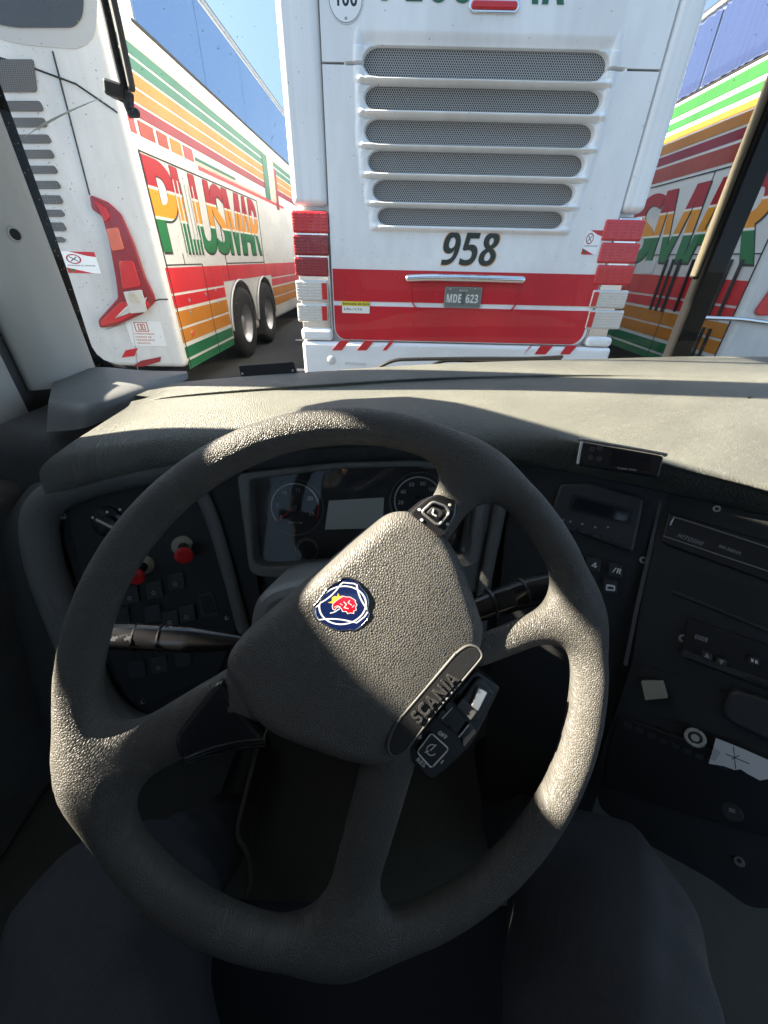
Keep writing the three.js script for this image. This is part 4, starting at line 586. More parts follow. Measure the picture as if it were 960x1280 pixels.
{ // ---- turned panel: trip recorder and switches
  const z = 0; const tp = dp(PM, 'trip_recorder', [[700, 604], [735, 603], [806, 622], [803, 640], [792, 692], [728, 668], [690, 652], [688, 640]], z, z + 0.012, mat.greyKey, { r: 0.008, bevel: 0.004 });
  dp(PM, 'recorder_screen', [[720, 622], [787, 639], [783, 653], [716, 635]], z + 0.012, z + 0.0135, mat.screen, { r: 0.003, bevel: 0.0006 }, tp); dp(PM, 'screen_frame', [[715, 617], [792, 636], [788, 657], [711, 638]], z + 0.0115, z + 0.0128, mat.black, { r: 0.004 }, tp);
  for (const [u, v, w] of [[714, 654, 6], [729, 659, 6], [745, 664, 6], [770, 671, 11]]) dp(PM, 'recorder_key', [[u - 5, v + 7], [u - 3, v + 2], [u + w, v + 4.5], [u + w - 2, v + 10]], z + 0.012, z + 0.0145, mat.greyKey, { r: 0.002, bevel: 0.0008 }, tp);
  for (const [u, v] of [[713, 652], [728, 655], [744, 659], [760, 659], [704, 650]]) disc(PM, 'key_mark', u, v, 0.0018, z + 0.012, z + 0.0126, mat.markDim, tp);
  for (const [u, v, s] of [[716, 700, 0], [742, 705, 1], [770, 712, 2], [735, 728, 0], [763, 733, 3]]) { const k = dp(PM, 'rocker_switch', [[u - 9, v - 10], [u + 9, v - 6], [u + 8, v + 11], [u - 10, v + 7]], z, z + 0.006, mat.greyKey, { r: 0.003, bevel: 0.0015 }); if (s === 1) label(PM, 'switch_symbol', '4', [u - 3, v + 4], [u + 4, v + 5], 0.008, z + 0.0061, mat.mark, k); if (s === 2) label(PM, 'switch_symbol', '/R', [u - 5, v + 3], [u + 6, v + 6], 0.008, z + 0.0061, mat.mark, k); if (s === 3) { dp(PM, 'switch_symbol', [[u - 5, v - 3], [u + 6, v - 1], [u + 6, v + 6], [u - 6, v + 5]], z + 0.006, z + 0.0068, mat.mark, { r: 0.002 }, k); dp(PM, 'switch_symbol', [[u - 3, v], [u + 4, v + 1], [u + 4, v + 4], [u - 4, v + 3]], z + 0.0068, z + 0.0072, mat.greyKey, {}, k); } }
  for (const [u, v] of [[798, 655], [782, 776]]) disc(PM, 'blank_hole', u, v, 0.003, z, z + 0.0005, mat.seam);
  screw(PM, 804, 700, 0.0052); screw(PC, 822, 616, 0.0048); screw(PC, 896, 636, 0.0045); screw(PC, 854, 798, 0.0055); screw(PC, 924, 1076, 0.0055); screw(PM, 749, 972, 0.004);
  // seam between the panels
  part('panel_edge', tube([[826, 624], [812, 690], [796, 760], [782, 830]].map(([u, v]) => hit(PC, u, v, 0.001)), 0.003, { seg: 6 }), mat.trimDark, dash);
}
{ // ---- centre console
  const z = 0.0;
  const rd = dp(PC, 'radio', [[836, 640], [1000, 688], [1000, 742], [826, 678]], z, z + 0.008, mat.black, { r: 0.004, bevel: 0.002 });
  part('silver_line', tube([[838, 656], [842, 649], [852, 649], [960, 684], [1010, 701]].map(([u, v]) => hit(PC, u, v, z + 0.009)), 0.0011, { seg: 6, n: 60 }), mat.silver, rd); part('silver_line', tube([[830, 670], [900, 694], [960, 714], [1010, 731]].map(([u, v]) => hit(PC, u, v, z + 0.009)), 0.001, { seg: 6, n: 40 }), mat.silver, rd);
  label(PC, 'maker_mark', 'HlTOSHl', [846, 671], [876, 682], 0.006, z + 0.0085, mat.markDim, rd, 0.25); label(PC, 'model_mark', 'MW-260DVD', [898, 684], [925, 694], 0.004, z + 0.0085, mat.markDim, rd);
  dp(PC, 'storage_slot', [[856, 706], [1000, 752], [1000, 800], [842, 738]], z, z + 0.0015, mat.seam, { r: 0.006 }); part('slot_rim', tube([[842, 740], [900, 763], [960, 788], [1010, 808]].map(([u, v]) => hit(PC, u, v, z + 0.002)), 0.003, { seg: 6 }), mat.greyKey, dash);
  const sh = dp(PC, 'heater_unit', [[860, 772], [1000, 820], [1000, 880], [850, 820]], z, z + 0.006, mat.black, { r: 0.004, bevel: 0.002 });
  dp(PC, 'key_strip', [[854, 812], [1000, 866], [1000, 874], [851, 820]], z + 0.006, z + 0.010, mat.greyKey, { r: 0.002, bevel: 0.001 }, sh);
  for (const [u, v, up] of [[884, 819, 1], [902, 827, 0], [943, 826, 2]]) { const k = dp(PC, 'key', [[u - 6, v - 6], [u + 7, v - 2], [u + 6, v + 7], [u - 8, v + 3]], z + 0.006, z + 0.013, mat.greyKey, { r: 0.002, bevel: 0.001 }, sh); if (up < 2) dp(PC, 'arrow', up ? [[u - 4, v + 2], [u + 3, v + 4], [u, v - 3]] : [[u - 3, v - 3], [u + 4, v - 1], [u - 1, v + 4]], z + 0.013, z + 0.0135, mat.markDim, {}, k); else { dp(PC, 'arrow', [[u - 4, v - 3], [u - 1, v - 2], [u - 1, v + 2], [u - 4, v + 1]], z + 0.013, z + 0.0135, mat.mark, {}, k); dp(PC, 'arrow', [[u + 1, v - 1], [u + 4, v], [u + 4, v + 4], [u + 1, v + 3]], z + 0.013, z + 0.0135, mat.mark, {}, k); } }
  label(PC, 'unit_mark', '0008', [868, 798], [884, 803], 0.006, z + 0.0065, mat.markDim, sh); label(PC, 'maker_mark', 'CURREN', [932, 848], [962, 860], 0.0045, z + 0.0102, mat.black, sh);
  // open tray below and the lower unit
  dp(PC, 'tray', [[800, 830], [1000, 900], [1000, 950], [792, 886]], z, z + 0.001, mat.seam, { r: 0.006 });
  const kb = disc(PC, 'round_keypad', 869, 922, 0.0125, z + 0.002, z + 0.008, mat.greyKey, dash, 0.002); for (let i = 0; i < 4; i++) { const a = Math.PI / 4 + i * Math.PI / 2, pts = []; for (let k = 0; k <= 5; k++) { const b = a - 0.6 + 1.2 * k / 5; pts.push(hit(PC, 869, 922, 0.009).addScaledVector(PC.ex, 0.0096 * Math.cos(b)).addScaledVector(PC.ey, 0.0096 * Math.sin(b))); } part('key', tube(pts, 0.0022, { seg: 6 }), mat.trim, kb); } disc(PC, 'key', 869, 922, 0.0045, z + 0.008, z + 0.0098, mat.trim, kb, 0.001);
  dp(PC, 'lower_unit', [[770, 893], [1000, 975], [1000, 1060], [752, 985]], z, z + 0.005, mat.black, { r: 0.006, bevel: 0.002 });
  for (let i = 0; i < 9; i++) { const u = 785 + i * 15, v = 905 + i * 6.5; dp(PC, 'key', [[u - 5, v - 3], [u + 5, v + 1], [u + 4, v + 7], [u - 6, v + 3]], z + 0.005, z + 0.007, mat.greyKey, { r: 0.0015 }); }
  const kl = disc(PC, 'key_lock', 915, 1013, 0.011, z, z + 0.006, mat.greyKey, dash, 0.002); dp(PC, 'lock_slot', [[911, 1010], [919, 1012], [919, 1017], [911, 1015]], z + 0.006, z + 0.0068, mat.metal, {}, kl);
  dp(PC, 'vent_box', [[915, 860], [1000, 888], [1000, 945], [905, 900], [905, 880]], z + 0.001, z + 0.012, mat.greyKey, { r: 0.01, bevel: 0.004 });
}
// ---- small things lying on or fixed to the dashboard
{
  const p = plane(atY(775, 574, -0.212), PM.n), d = thing('display_unit', 'small black display with silver frame stuck to the dash shoulder', 'display', p.p.clone());
  part('case', plate(p, [[728, 552], [830, 570], [824, 597], [722, 581]], -0.03, 0.004, { r: 0.004, bevel: 0.002 }), mat.gloss, d);
  part('silver_frame', tube([[722, 579], [727, 553], [730, 550], [826, 567], [831, 569]].map(([u, v]) => hit(p, u, v, 0.003)), 0.0021, { seg: 8, n: 60 }), mat.metal, d);
  part('screen', plate(p, [[766, 563], [815, 572], [811, 590], [762, 582]], 0.004, 0.0046, { r: 0.002 }), mat.screen, d);
  for (const [u, v] of [[740, 562], [750, 560], [738, 572], [749, 574]]) part('button', cyl(hit(p, u, v, 0.004), p.n, 0.004, 0.0036, 0.0015, 14, 0.0006), mat.greyKey, d);
  const a = loc(p, 771, 587, 0.005), b = loc(p, 795, 590, 0.005); part('maker_mark', lettering(p, 'Super one', a.x, b.x, a.y, a.y + 0.004, 0.0046, 0.0050, { turn: Math.atan2(b.y - a.y, b.x - a.x) }), mat.markDim, d);
}
{
  const c = atY(336, 467, -0.254), t = thing('mounting_plate', 'small black plate standing on the dash edge by the windscreen', 'bracket', c);
  const pl = plane(c, V(0, 0.35, 0.93)); part('plate', plate(pl, [[298, 457], [367, 452], [371, 467], [301, 471]], -0.012, 0.004, { r: 0.004, bevel: 0.0015 }), mat.black, t); for (const [u, v] of [[303, 467], [366, 463]]) part('screw', cyl(hit(pl, u, v, 0.004), pl.n, 0.003, 0.003, 0.001, 10), mat.metal, t);
}
{
  const m = M([0.72, 0.72, 0.72], 0.85, { map: print(256, 128, (c, w, h) => { c.fillStyle = '#f4f4f2'; c.fillRect(0, 0, w, h); c.strokeStyle = '#444'; c.lineWidth = 3; c.beginPath(); c.moveTo(70, 30); c.lineTo(120, 90); c.moveTo(60, 66); c.lineTo(150, 50); c.moveTo(90, 70); c.lineTo(104, 44); c.stroke(); c.fillStyle = '#999'; for (let i = 0; i < 5; i++) c.fillRect(12 + i * 7, 70, 3, 40); }) });
  const pts = px(PC, [[895, 923], [930, 937], [975, 957], [975, 972], [950, 976], [935, 968], [926, 962], [918, 963], [905, 958], [886, 955]], 0.012); const g = slab(PC, pts, 0.0105, 0.011); const uv = g.attributes.uv; let x0 = 1e9, x1 = -1e9, y0 = 1e9, y1 = -1e9; for (const p of pts) { x0 = Math.min(x0, p.x); x1 = Math.max(x1, p.x); y0 = Math.min(y0, p.y); y1 = Math.max(y1, p.y); } for (let i = 0; i < uv.count; i++) uv.setXY(i, (uv.getX(i) - x0) / (x1 - x0), (uv.getY(i) - y0) / (y1 - y0));
  single('paper_slip', g, m, 'torn white paper slip with pen scribble tucked into the console', 'paper');
  const t = thing('sensor_box', 'small beige square sensor box on the console tray', 'sensor', hit(PC, 816, 863, 0)); const q = [[801, 852], [829, 852], [835, 873], [806, 876]]; part('case', plate(PC, q, 0.002, 0.012, { r: 0.002, bevel: 0.0015 }), mat.beige, t); part('lid', plate(PC, [[808, 856], [826, 856], [829, 868], [811, 870]], 0.012, 0.0132, { r: 0.001, bevel: 0.0005 }), mat.beige, t);
}

{ // crumbs and fluff lying on the dusty pad
  const P = [], crumb = (u, v, r) => { const c = atY(u, v, -0.2185), g = new THREE.IcosahedronGeometry(r, 0), q = g.attributes.position; for (let i = 0; i < q.count; i++) q.setXYZ(i, q.getX(i) * (0.7 + 0.6 * hash(i, Math.floor(u), 2)), q.getY(i) * 0.5, q.getZ(i) * (0.7 + 0.6 * hash(i, Math.floor(v), 4))); g.translate(c.x, c.y, c.z); return g; };
  for (let i = 0; i < 46; i++) P.push(crumb(905 + 16 * (rng() + rng() - 1), 590 + 7 * (rng() + rng() - 1), 0.0006 + 0.0012 * rng())); for (let i = 0; i < 18; i++) P.push(crumb(928 + 9 * (rng() - 0.5), 602 + 5 * (rng() - 0.5), 0.0006 + 0.001 * rng()));
  const m = part('crumbs', merge(P), M([0.6, 0.58, 0.5], 0.9), null); m.userData = { kind: 'stuff', label: 'pale crumbs scattered on the dash shoulder', category: 'crumbs' };
  const b = atY(936, 498, -0.233), t = thing('dead_insect', 'tiny dead insect lying on the sunlit dash', 'insect', b); const bd = new THREE.SphereGeometry(0.0024, 10, 8); bd.scale(1.7, 0.8, 0.9); bd.translate(b.x, b.y + 0.002, b.z); part('body', bd, mat.shoe, t); for (const s of [-1, 1]) part('wing', tube([V(b.x, b.y + 0.003, b.z), V(b.x + s * 0.006, b.y + 0.003, b.z + 0.003)], 0.0006, { seg: 5, n: 6 }), mat.shoe, t);
}
// ------------------------------------------------------------------ steering column and stalks
const HUB = V(-0.0201, H - 0.3076, -0.2054), wt = 36.0 * Math.PI / 180, wy = 8.13 * Math.PI / 180;
const PW = plane(HUB, V(Math.sin(wy), Math.sin(wt) * Math.cos(wy), Math.cos(wt) * Math.cos(wy)));
{
  const t = thing('steering_column', 'dark grey steering column with two control stalks', 'steering column', HUB.clone().addScaledVector(PW.n, -0.3));
  const poly = roundPoly(px(PW, [[306, 800], [318, 742], [374, 724], [560, 715], [612, 800], [560, 950], [440, 960], [330, 890]], -0.05), 0.02);
  part('shroud', slab(PW, poly, -0.30, -0.05, 0.02, [], 4), mat.surround, t);
  part('shaft', cyl(HUB.clone().addScaledVector(PW.n, -0.75), PW.n, 0.045, 0.04, 0.74), mat.cabDark, t);
  const L = [[300, 803], [262, 801], [205, 798], [165, 796], [129, 796]].map(([u, v]) => hit(PW, u, v, -0.055)); const st = part('stalk', tube(L, 0.0125, { seg: 16, n: 40, taper: (s) => 0.55 + 0.45 * Math.min(1, s * 2.6) }), mat.gloss, t, 'left indicator and wiper stalk with white symbols');
  for (const [u, r] of [[172, 0.0131], [203, 0.0131]]) { const c = hit(PW, u, 797, -0.055), ax = L[4].clone().sub(L[2]).normalize(); part('stalk_ring', cyl(c, ax, r, r, 0.0012, 24), mat.seam, st); }
  // symbols face the driver
  const sp = plane(hit(PW, 190, 797, -0.055), ray(200, 797).negate()); const zz = 0.0128;
  for (const s of [-1, 1]) { const o = loc(sp, 151 + s * 8, 798, zz); part('arrow_symbol', slab(sp, [[s * 0.0035, 0], [0, 0.0026], [0, 0.0012], [-s * 0.0025, 0.0012], [-s * 0.0025, -0.0012], [0, -0.0012], [0, -0.0026]].map(([a, b]) => new THREE.Vector2(o.x + a, o.y + b)), zz - 0.001, zz), mat.mark, st); }
  { const o = loc(sp, 229, 797, zz), f = (a) => a.map(([x, y]) => sp.p.clone().addScaledVector(sp.ex, o.x + x).addScaledVector(sp.ey, o.y + y).addScaledVector(sp.n, zz - 0.001)); part('wiper_symbol', tube(f([[-0.006, 0.004], [0, 0.0055], [0.006, 0.004]]), 0.0005, { seg: 5 }), mat.mark, st); part('wiper_symbol', tube(f([[-0.006, 0.004], [-0.003, -0.004], [0.003, -0.004], [0.006, 0.004]]), 0.0005, { seg: 5 }), mat.mark, st); part('wiper_symbol', tube(f([[0.001, -0.004], [-0.003, 0.003]]), 0.0005, { seg: 5 }), mat.mark, st);
    const w = loc(sp, 211, 797, zz); part('speed_symbol', slab(sp, [[-0.003, 0.009], [0.006, 0.009], [-0.001, -0.009]].map(([x, y]) => new THREE.Vector2(w.x + x, w.y + y)), zz - 0.0015, zz - 0.0005), mat.mark, st); const w2 = loc(sp, 211, 797, zz); part('speed_symbol', slab(sp, [[-0.0015, 0.0085], [0.0035, 0.0085], [-0.0005, -0.003]].map(([x, y]) => new THREE.Vector2(w2.x + x, w2.y + y)), zz - 0.0005, zz), mat.gloss, st); }
  const Rr = [[560, 775], [595, 763], [625, 752], [655, 742], [695, 732]].map(([u, v]) => hit(PW, u, v, -0.055)); const rs = part('stalk', tube(Rr, 0.0155, { seg: 16, n: 40, taper: (s) => 0.72 + 0.35 * Math.min(1, s * 1.3) }), mat.gloss, t, 'right retarder stalk');
  const kp = plane(hit(PW, 628, 750, -0.055), ray(628, 750).negate()); part('stalk_button', plate(kp, [[617, 742], [640, 735], [648, 755], [625, 763]], 0.008, 0.0165, { r: 0.003, bevel: 0.0015 }), mat.black, rs); for (const u of [612, 652]) { const c = hit(PW, u, 755 - (u - 612) * 0.33, -0.055); part('stalk_ring', cyl(c, Rr[4].clone().sub(Rr[2]).normalize(), 0.0162, 0.0162, 0.0025, 24), mat.greyKey, rs); }
}
// ------------------------------------------------------------------ steering wheel (turned about a eighth to the left)
{
  const t = thing('steering_wheel', 'worn black leather four spoke steering wheel with griffin badge', 'steering wheel', HUB.clone());
  const W = (u, v, o = 0) => { const q = loc(PW, u, v, o); return V(q.x, q.y, 0); };
  const sp = [[W(545, 655), W(606, 572), 0.019, 0.014], [W(600, 815), W(742, 762), 0.014, 0.0155], [W(300, 872), W(105, 972), 0.026, 0.019], [W(490, 940), W(428, 1170), 0.024, 0.019]];
  for (const s of sp) s[1].multiplyScalar(0.210 / s[1].length());
  const f = (x, y, z) => {
    const r = Math.hypot(x, y) - 0.222; let d = Math.hypot(r, z) - 0.0166;
    for (let i = 0; i < 4; i++) { const s = sp[i]; d = smin(d, capsule(x, y, z * 1.35 + 0.004, s[0], s[1], s[2], s[3]), 0.042); }
    d = Math.max(d, Math.hypot(x, y) - 0.2395);
    return d + 0.00015 * Math.sin(x * 160 + Math.sin(y * 90)) * Math.sin(y * 140);
  };
  const g = snet(f, [-0.25, -0.25, -0.034], [0.25, 0.25, 0.034], [0.0032, 0.0032, 0.0028]); g.applyMatrix4(PW.m()); part('rim', g, mat.wheel, t);
  const wp = (n, list, z0, z1, m, o = {}, par = t) => part(n, plate(PW, list, z0, z1, o), m, par);
  // padded hub
  const hp = roundPoly(px(PW, [[278, 832], [500, 642], [540, 655], [572, 695], [607, 792], [600, 822], [492, 962], [440, 956], [320, 910]], 0.02), [0.02, 0.02, 0.02, 0.04, 0.03, 0.02, 0.02, 0.04, 0.03], 6);
  const c0 = W(440, 800, 0.02), bb = { x0: Math.min(...hp.map((p) => p.x)) - 0.018, x1: Math.max(...hp.map((p) => p.x)) + 0.018, y0: Math.min(...hp.map((p) => p.y)) - 0.018, y1: Math.max(...hp.map((p) => p.y)) + 0.018 };
  const zTop = (x, y) => 0.027 - 0.9 * ((x - c0.x) ** 2 + (y - c0.y) ** 2);
  const hf = (x, y, z) => smax(smax(sdPoly(hp, x, y) - 0.006, z - zTop(x, y), 0.016), -z - 0.04, 0.006);
  const hg = snet(hf, [bb.x0, bb.y0, -0.045], [bb.x1, bb.y1, 0.042], 0.0034); hg.applyMatrix4(PW.m()); part('airbag_pad', hg, mat.hub, t);
  const hubZ = (u, v) => { let z = 0.03; for (let i = 0; i < 3; i++) { const q = loc(PW, u, v, z); z = zTop(q.x, q.y); } return z; };
  // griffin badge
  { const z = hubZ(426, 757) - 0.0004, P = (x, y) => loc(PW, 380 + x / 9.6, 700 + y / 9.6, z), o = [[450, 205], [530, 200], [640, 240], [680, 300], [760, 400], [790, 500], [770, 600], [797, 660], [770, 720], [690, 805], [610, 857], [540, 842], [430, 860], [320, 825], [240, 775], [170, 738], [130, 705], [100, 620], [98, 540], [140, 512], [190, 440], [260, 340], [330, 285], [410, 250]].map(([x, y]) => P(x, y));
    const cx = o.reduce((s, p) => s + p.x, 0) / o.length, cy = o.reduce((s, p) => s + p.y, 0) / o.length;
    const bd = part('badge', slab(PW, roundPoly(o, 0.0015, 3), z - 0.004, z + 0.0010, 0.0006), mat.gloss, t, 'dark blue badge with red griffin head and gold crown');
    const inn = roundPoly(o.map((p) => new THREE.Vector2(cx + (p.x - cx) * 0.955, cy + (p.y - cy) * 0.955)), 0.0015, 3), fg = slab(PW, inn, z + 0.0010, z + 0.0014);
    const uv = fg.attributes.uv, A = P(90, 880), B = P(810, 190); for (let i = 0; i < uv.count; i++) uv.setXY(i, (uv.getX(i) - A.x) / (B.x - A.x), (uv.getY(i) - A.y) / (B.y - A.y));
    const tx = print(720, 690, (c) => { c.translate(-90, -190); c.fillStyle = '#15224f'; c.fillRect(0, 0, 960, 960); c.lineJoin = 'round';
      const line = (p, w, col) => { c.strokeStyle = col; c.lineWidth = w; c.beginPath(); c.moveTo(p[0][0], p[0][1]); for (let i = 1; i < p.length; i++) c.lineTo(...p[i]); c.stroke(); };
      for (const [w, col] of [[19, '#e6e8ec']]) { c.strokeStyle = col; c.lineWidth = w; c.beginPath(); c.ellipse(458, 545, 262, 256, 0, 0, 7); c.stroke(); }
      const q = (a, b, d) => { c.strokeStyle = '#e6e8ec'; c.lineWidth = 18; c.beginPath(); c.moveTo(...a); c.quadraticCurveTo(...b, ...d); c.stroke(); };
      q([450, 262], [350, 420], [200, 488]); q([632, 290], [640, 470], [722, 620]); q([170, 708], [360, 690], [560, 790]); line([[450, 262], [480, 240], [600, 268], [640, 296]], 18, '#e6e8ec'); line([[195, 508], [145, 540], [150, 640], [175, 708]], 18, '#e6e8ec'); line([[545, 780], [600, 802], [690, 735], [745, 655], [712, 618]], 18, '#e6e8ec');
      c.fillStyle = '#c3162b'; c.strokeStyle = '#e9d6da'; c.lineWidth = 9; c.beginPath(); [[340, 545], [352, 510], [385, 480], [430, 448], [475, 425], [500, 438], [545, 445], [575, 470], [605, 500], [600, 520], [618, 560], [600, 590], [606, 630], [575, 640], [575, 672], [535, 660], [505, 668], [490, 635], [450, 630], [440, 590], [410, 560], [385, 570], [365, 600], [345, 585]].forEach((p, i) => (i ? c.lineTo(...p) : c.moveTo(...p))); c.closePath(); c.fill(); c.stroke();
      line([[470, 500], [500, 540], [470, 580], [520, 600]], 11, '#eadfe2'); line([[540, 490], [520, 520], [560, 560]], 9, '#eadfe2'); line([[560, 590], [590, 560]], 8, '#eadfe2'); line([[430, 520], [455, 545]], 8, '#eadfe2'); line([[310, 635], [360, 625], [420, 588]], 16, '#cfd4de'); line([[360, 560], [400, 545], [430, 565]], 8, '#eadfe2');
      c.fillStyle = '#d9b83c'; c.beginPath(); [[292, 488], [338, 476], [345, 425], [375, 410], [400, 420], [416, 372], [432, 420], [470, 412], [440, 440], [385, 476], [345, 508]].forEach((p, i) => (i ? c.lineTo(...p) : c.moveTo(...p))); c.fill(); });
    part('badge_face', fg, M([1, 1, 1], 0.12, { map: tx, clearcoat: 1, clearcoatRoughness: 0.05 }), bd);
    part('badge_edge', tube(inn.filter((_, i) => i % 2 === 0).map((p) => PW.p.clone().addScaledVector(PW.ex, p.x).addScaledVector(PW.ey, p.y).addScaledVector(PW.n, z + 0.0013)), 0.0005, { seg: 5, closed: true, n: 160 }), mat.chrome, bd); }
  // name strip along the lower right edge
  { const z = 0.0225, sq2 = [[586, 806], [599, 810], [604, 820], [597, 829], [540, 896], [505, 943], [490, 948], [484, 935], [490, 915], [500, 899], [571, 816]]; const st = wp('name_strip', sq2, -0.02, z, mat.panel, { r: 0.006, bevel: 0.002 }); part('strip_border', tube(roundPoly(px(PW, sq2, z), 0.006, 4).map((p) => PW.p.clone().addScaledVector(PW.ex, p.x).addScaledVector(PW.ey, p.y).addScaledVector(PW.n, z - 0.0008)), 0.0012, { seg: 6, closed: true, n: 160 }), mat.trimDark, st); const a = loc(PW, 523, 905, z), b = loc(PW, 574, 849, z), d = b.clone().sub(a); part('embossed_name', lettering(PW, 'SCANlA', a.x, a.x + d.length(), a.y, a.y + 0.0115, z - 0.0005, z + 0.0016, { turn: Math.atan2(d.y, d.x) }), mat.panel, st); }
  // key pad on the lower right spoke
  { const z = 0.011, kp = wp('key_pad', [[507, 944], [541, 898], [594, 837], [626, 859], [622, 868], [598, 917], [587, 936], [545, 974], [535, 974]], -0.02, z, mat.black, { r: 0.005, bevel: 0.002 });
    wp('paddle_switch', [[571, 883], [596, 849], [603, 848], [618, 866], [612, 878], [597, 903], [589, 901]], z, z + 0.004, mat.greyKey, { r: 0.003, bevel: 0.0015 }, kp); wp('paddle_face', [[598, 859], [610, 866], [598, 890], [589, 883]], z + 0.004, z + 0.0075, mat.silver, { r: 0.0015, bevel: 0.001 }, kp); wp('paddle_face', [[571, 883], [578, 873], [597, 890], [589, 901]], z + 0.004, z + 0.006, mat.trimDark, { r: 0.0015, bevel: 0.0008 }, kp);
    wp('switch', [[545, 897], [553, 886], [567, 900], [560, 911]], z, z + 0.003, mat.black, { r: 0.002, bevel: 0.001 }, kp); wp('switch', [[555, 884], [561, 876], [584, 900], [572, 919], [562, 912]], z, z + 0.003, mat.black, { r: 0.002, bevel: 0.001 }, kp); wp('switch', [[575, 920], [586, 903], [597, 915], [581, 935]], z, z + 0.003, mat.black, { r: 0.002, bevel: 0.001 }, kp);
    for (const [a, b] of [[[565, 885], [553, 898]], [[586, 906], [574, 921]]]) part('white_line', tube([hit(PW, ...a, z + 0.003), hit(PW, ...b, z + 0.003)], 0.0006, { seg: 5, n: 6 }), mat.mark, kp);
    const q = [[539, 916], [561, 936], [539, 960], [521, 940]]; const cz = wp('cruise_switch', q, z, z + 0.003, mat.black, { r: 0.003, bevel: 0.001 }, kp);
    part('white_outline', tube(roundPoly(px(PW, q, z + 0.003), 0.003, 4).map((p) => PW.p.clone().addScaledVector(PW.ex, p.x).addScaledVector(PW.ey, p.y).addScaledVector(PW.n, z + 0.0032)), 0.0007, { seg: 5, closed: true, n: 80 }), mat.mark, cz);
    const c = loc(PW, 540, 938, z + 0.004), at3 = (x, y) => PW.p.clone().addScaledVector(PW.ex, c.x + x).addScaledVector(PW.ey, c.y + y).addScaledVector(PW.n, z + 0.0034); const arc = []; for (let i = 0; i <= 10; i++) { const a = 0.9 + i / 10 * 4.4; arc.push(at3(0.0045 * Math.cos(a), 0.0045 * Math.sin(a))); } part('symbol', tube(arc, 0.0005, { seg: 5 }), mat.mark, cz); part('symbol', tube([at3(-0.001, 0), at3(0.004, 0.0035)], 0.0006, { seg: 5 }), mat.mark, cz); part('symbol', tube([at3(-0.006, -0.001), at3(-0.003, -0.0004)], 0.0005, { seg: 5 }), mat.mark, cz);
    const txt = (s, a, b, h) => { const p = loc(PW, ...a, z + 0.001), r = loc(PW, ...b, z + 0.001), d = r.clone().sub(p); part('lettering', lettering(PW, s, p.x, p.x + d.length(), p.y, p.y + h, z, z + 0.0008, { turn: Math.atan2(d.y, d.x) }), mat.mark, kp); };
    txt('OFF', [547, 918], [557, 925], 0.0036); txt('RES', [520, 951], [530, 960], 0.0034); txt('+', [525, 926], [529, 921], 0.004); txt('-', [552, 955], [555, 951], 0.001); }
  // phone key on the upper spoke
  { const z = 0.017, ph = wp('phone_key', [[512, 641], [535, 622], [548, 617], [572, 626], [570, 644], [554, 674]], -0.012, z, mat.gloss, { r: 0.004, bevel: 0.002 }); const q = [[527, 640], [541, 627], [557, 633], [562, 641], [549, 656], [545, 655]]; part('silver_outline', tube(roundPoly(px(PW, q, z + 0.001), 0.003, 4).map((p) => PW.p.clone().addScaledVector(PW.ex, p.x).addScaledVector(PW.ey, p.y).addScaledVector(PW.n, z + 0.001)), 0.0013, { seg: 6, closed: true, n: 80 }), mat.silver, ph); wp('key', [[533, 641], [541, 633], [552, 637], [555, 642], [548, 650]], z, z + 0.003, mat.greyKey, { r: 0.002, bevel: 0.001 }, ph);
    for (const [u, v] of [[524, 637], [562, 631], [527, 650], [559, 655]]) part('key_mark', cyl(hit(PW, u, v, z), PW.n, 0.0013, 0.0013, 0.0008, 10), mat.mark, ph); part('phone_symbol', tube([[542, 637], [541, 642], [545, 645]].map(([u, v]) => hit(PW, u, v, z + 0.0034)), 0.0007, { seg: 5 }), mat.mark, ph); }
  // glossy trim with fins on the lower left spoke
  { const z = 0.016, tr = wp('spoke_trim', [[276, 848], [288, 872], [316, 908], [334, 930], [300, 934], [262, 942], [226, 952], [218, 938], [217, 920], [236, 896]], -0.02, z, mat.gloss, { r: 0.008, bevel: 0.004 }); for (let k = 0; k < 3; k++) part('fin', tube([[232, 948 + k * 3], [268, 934 + k * 4], [304, 926 + k * 4], [330, 924 + k * 4]].map(([u, v]) => hit(PW, u, v, z - 0.001 - 0.005 * k)), 0.0016, { seg: 6 }), mat.gloss, tr); }
}

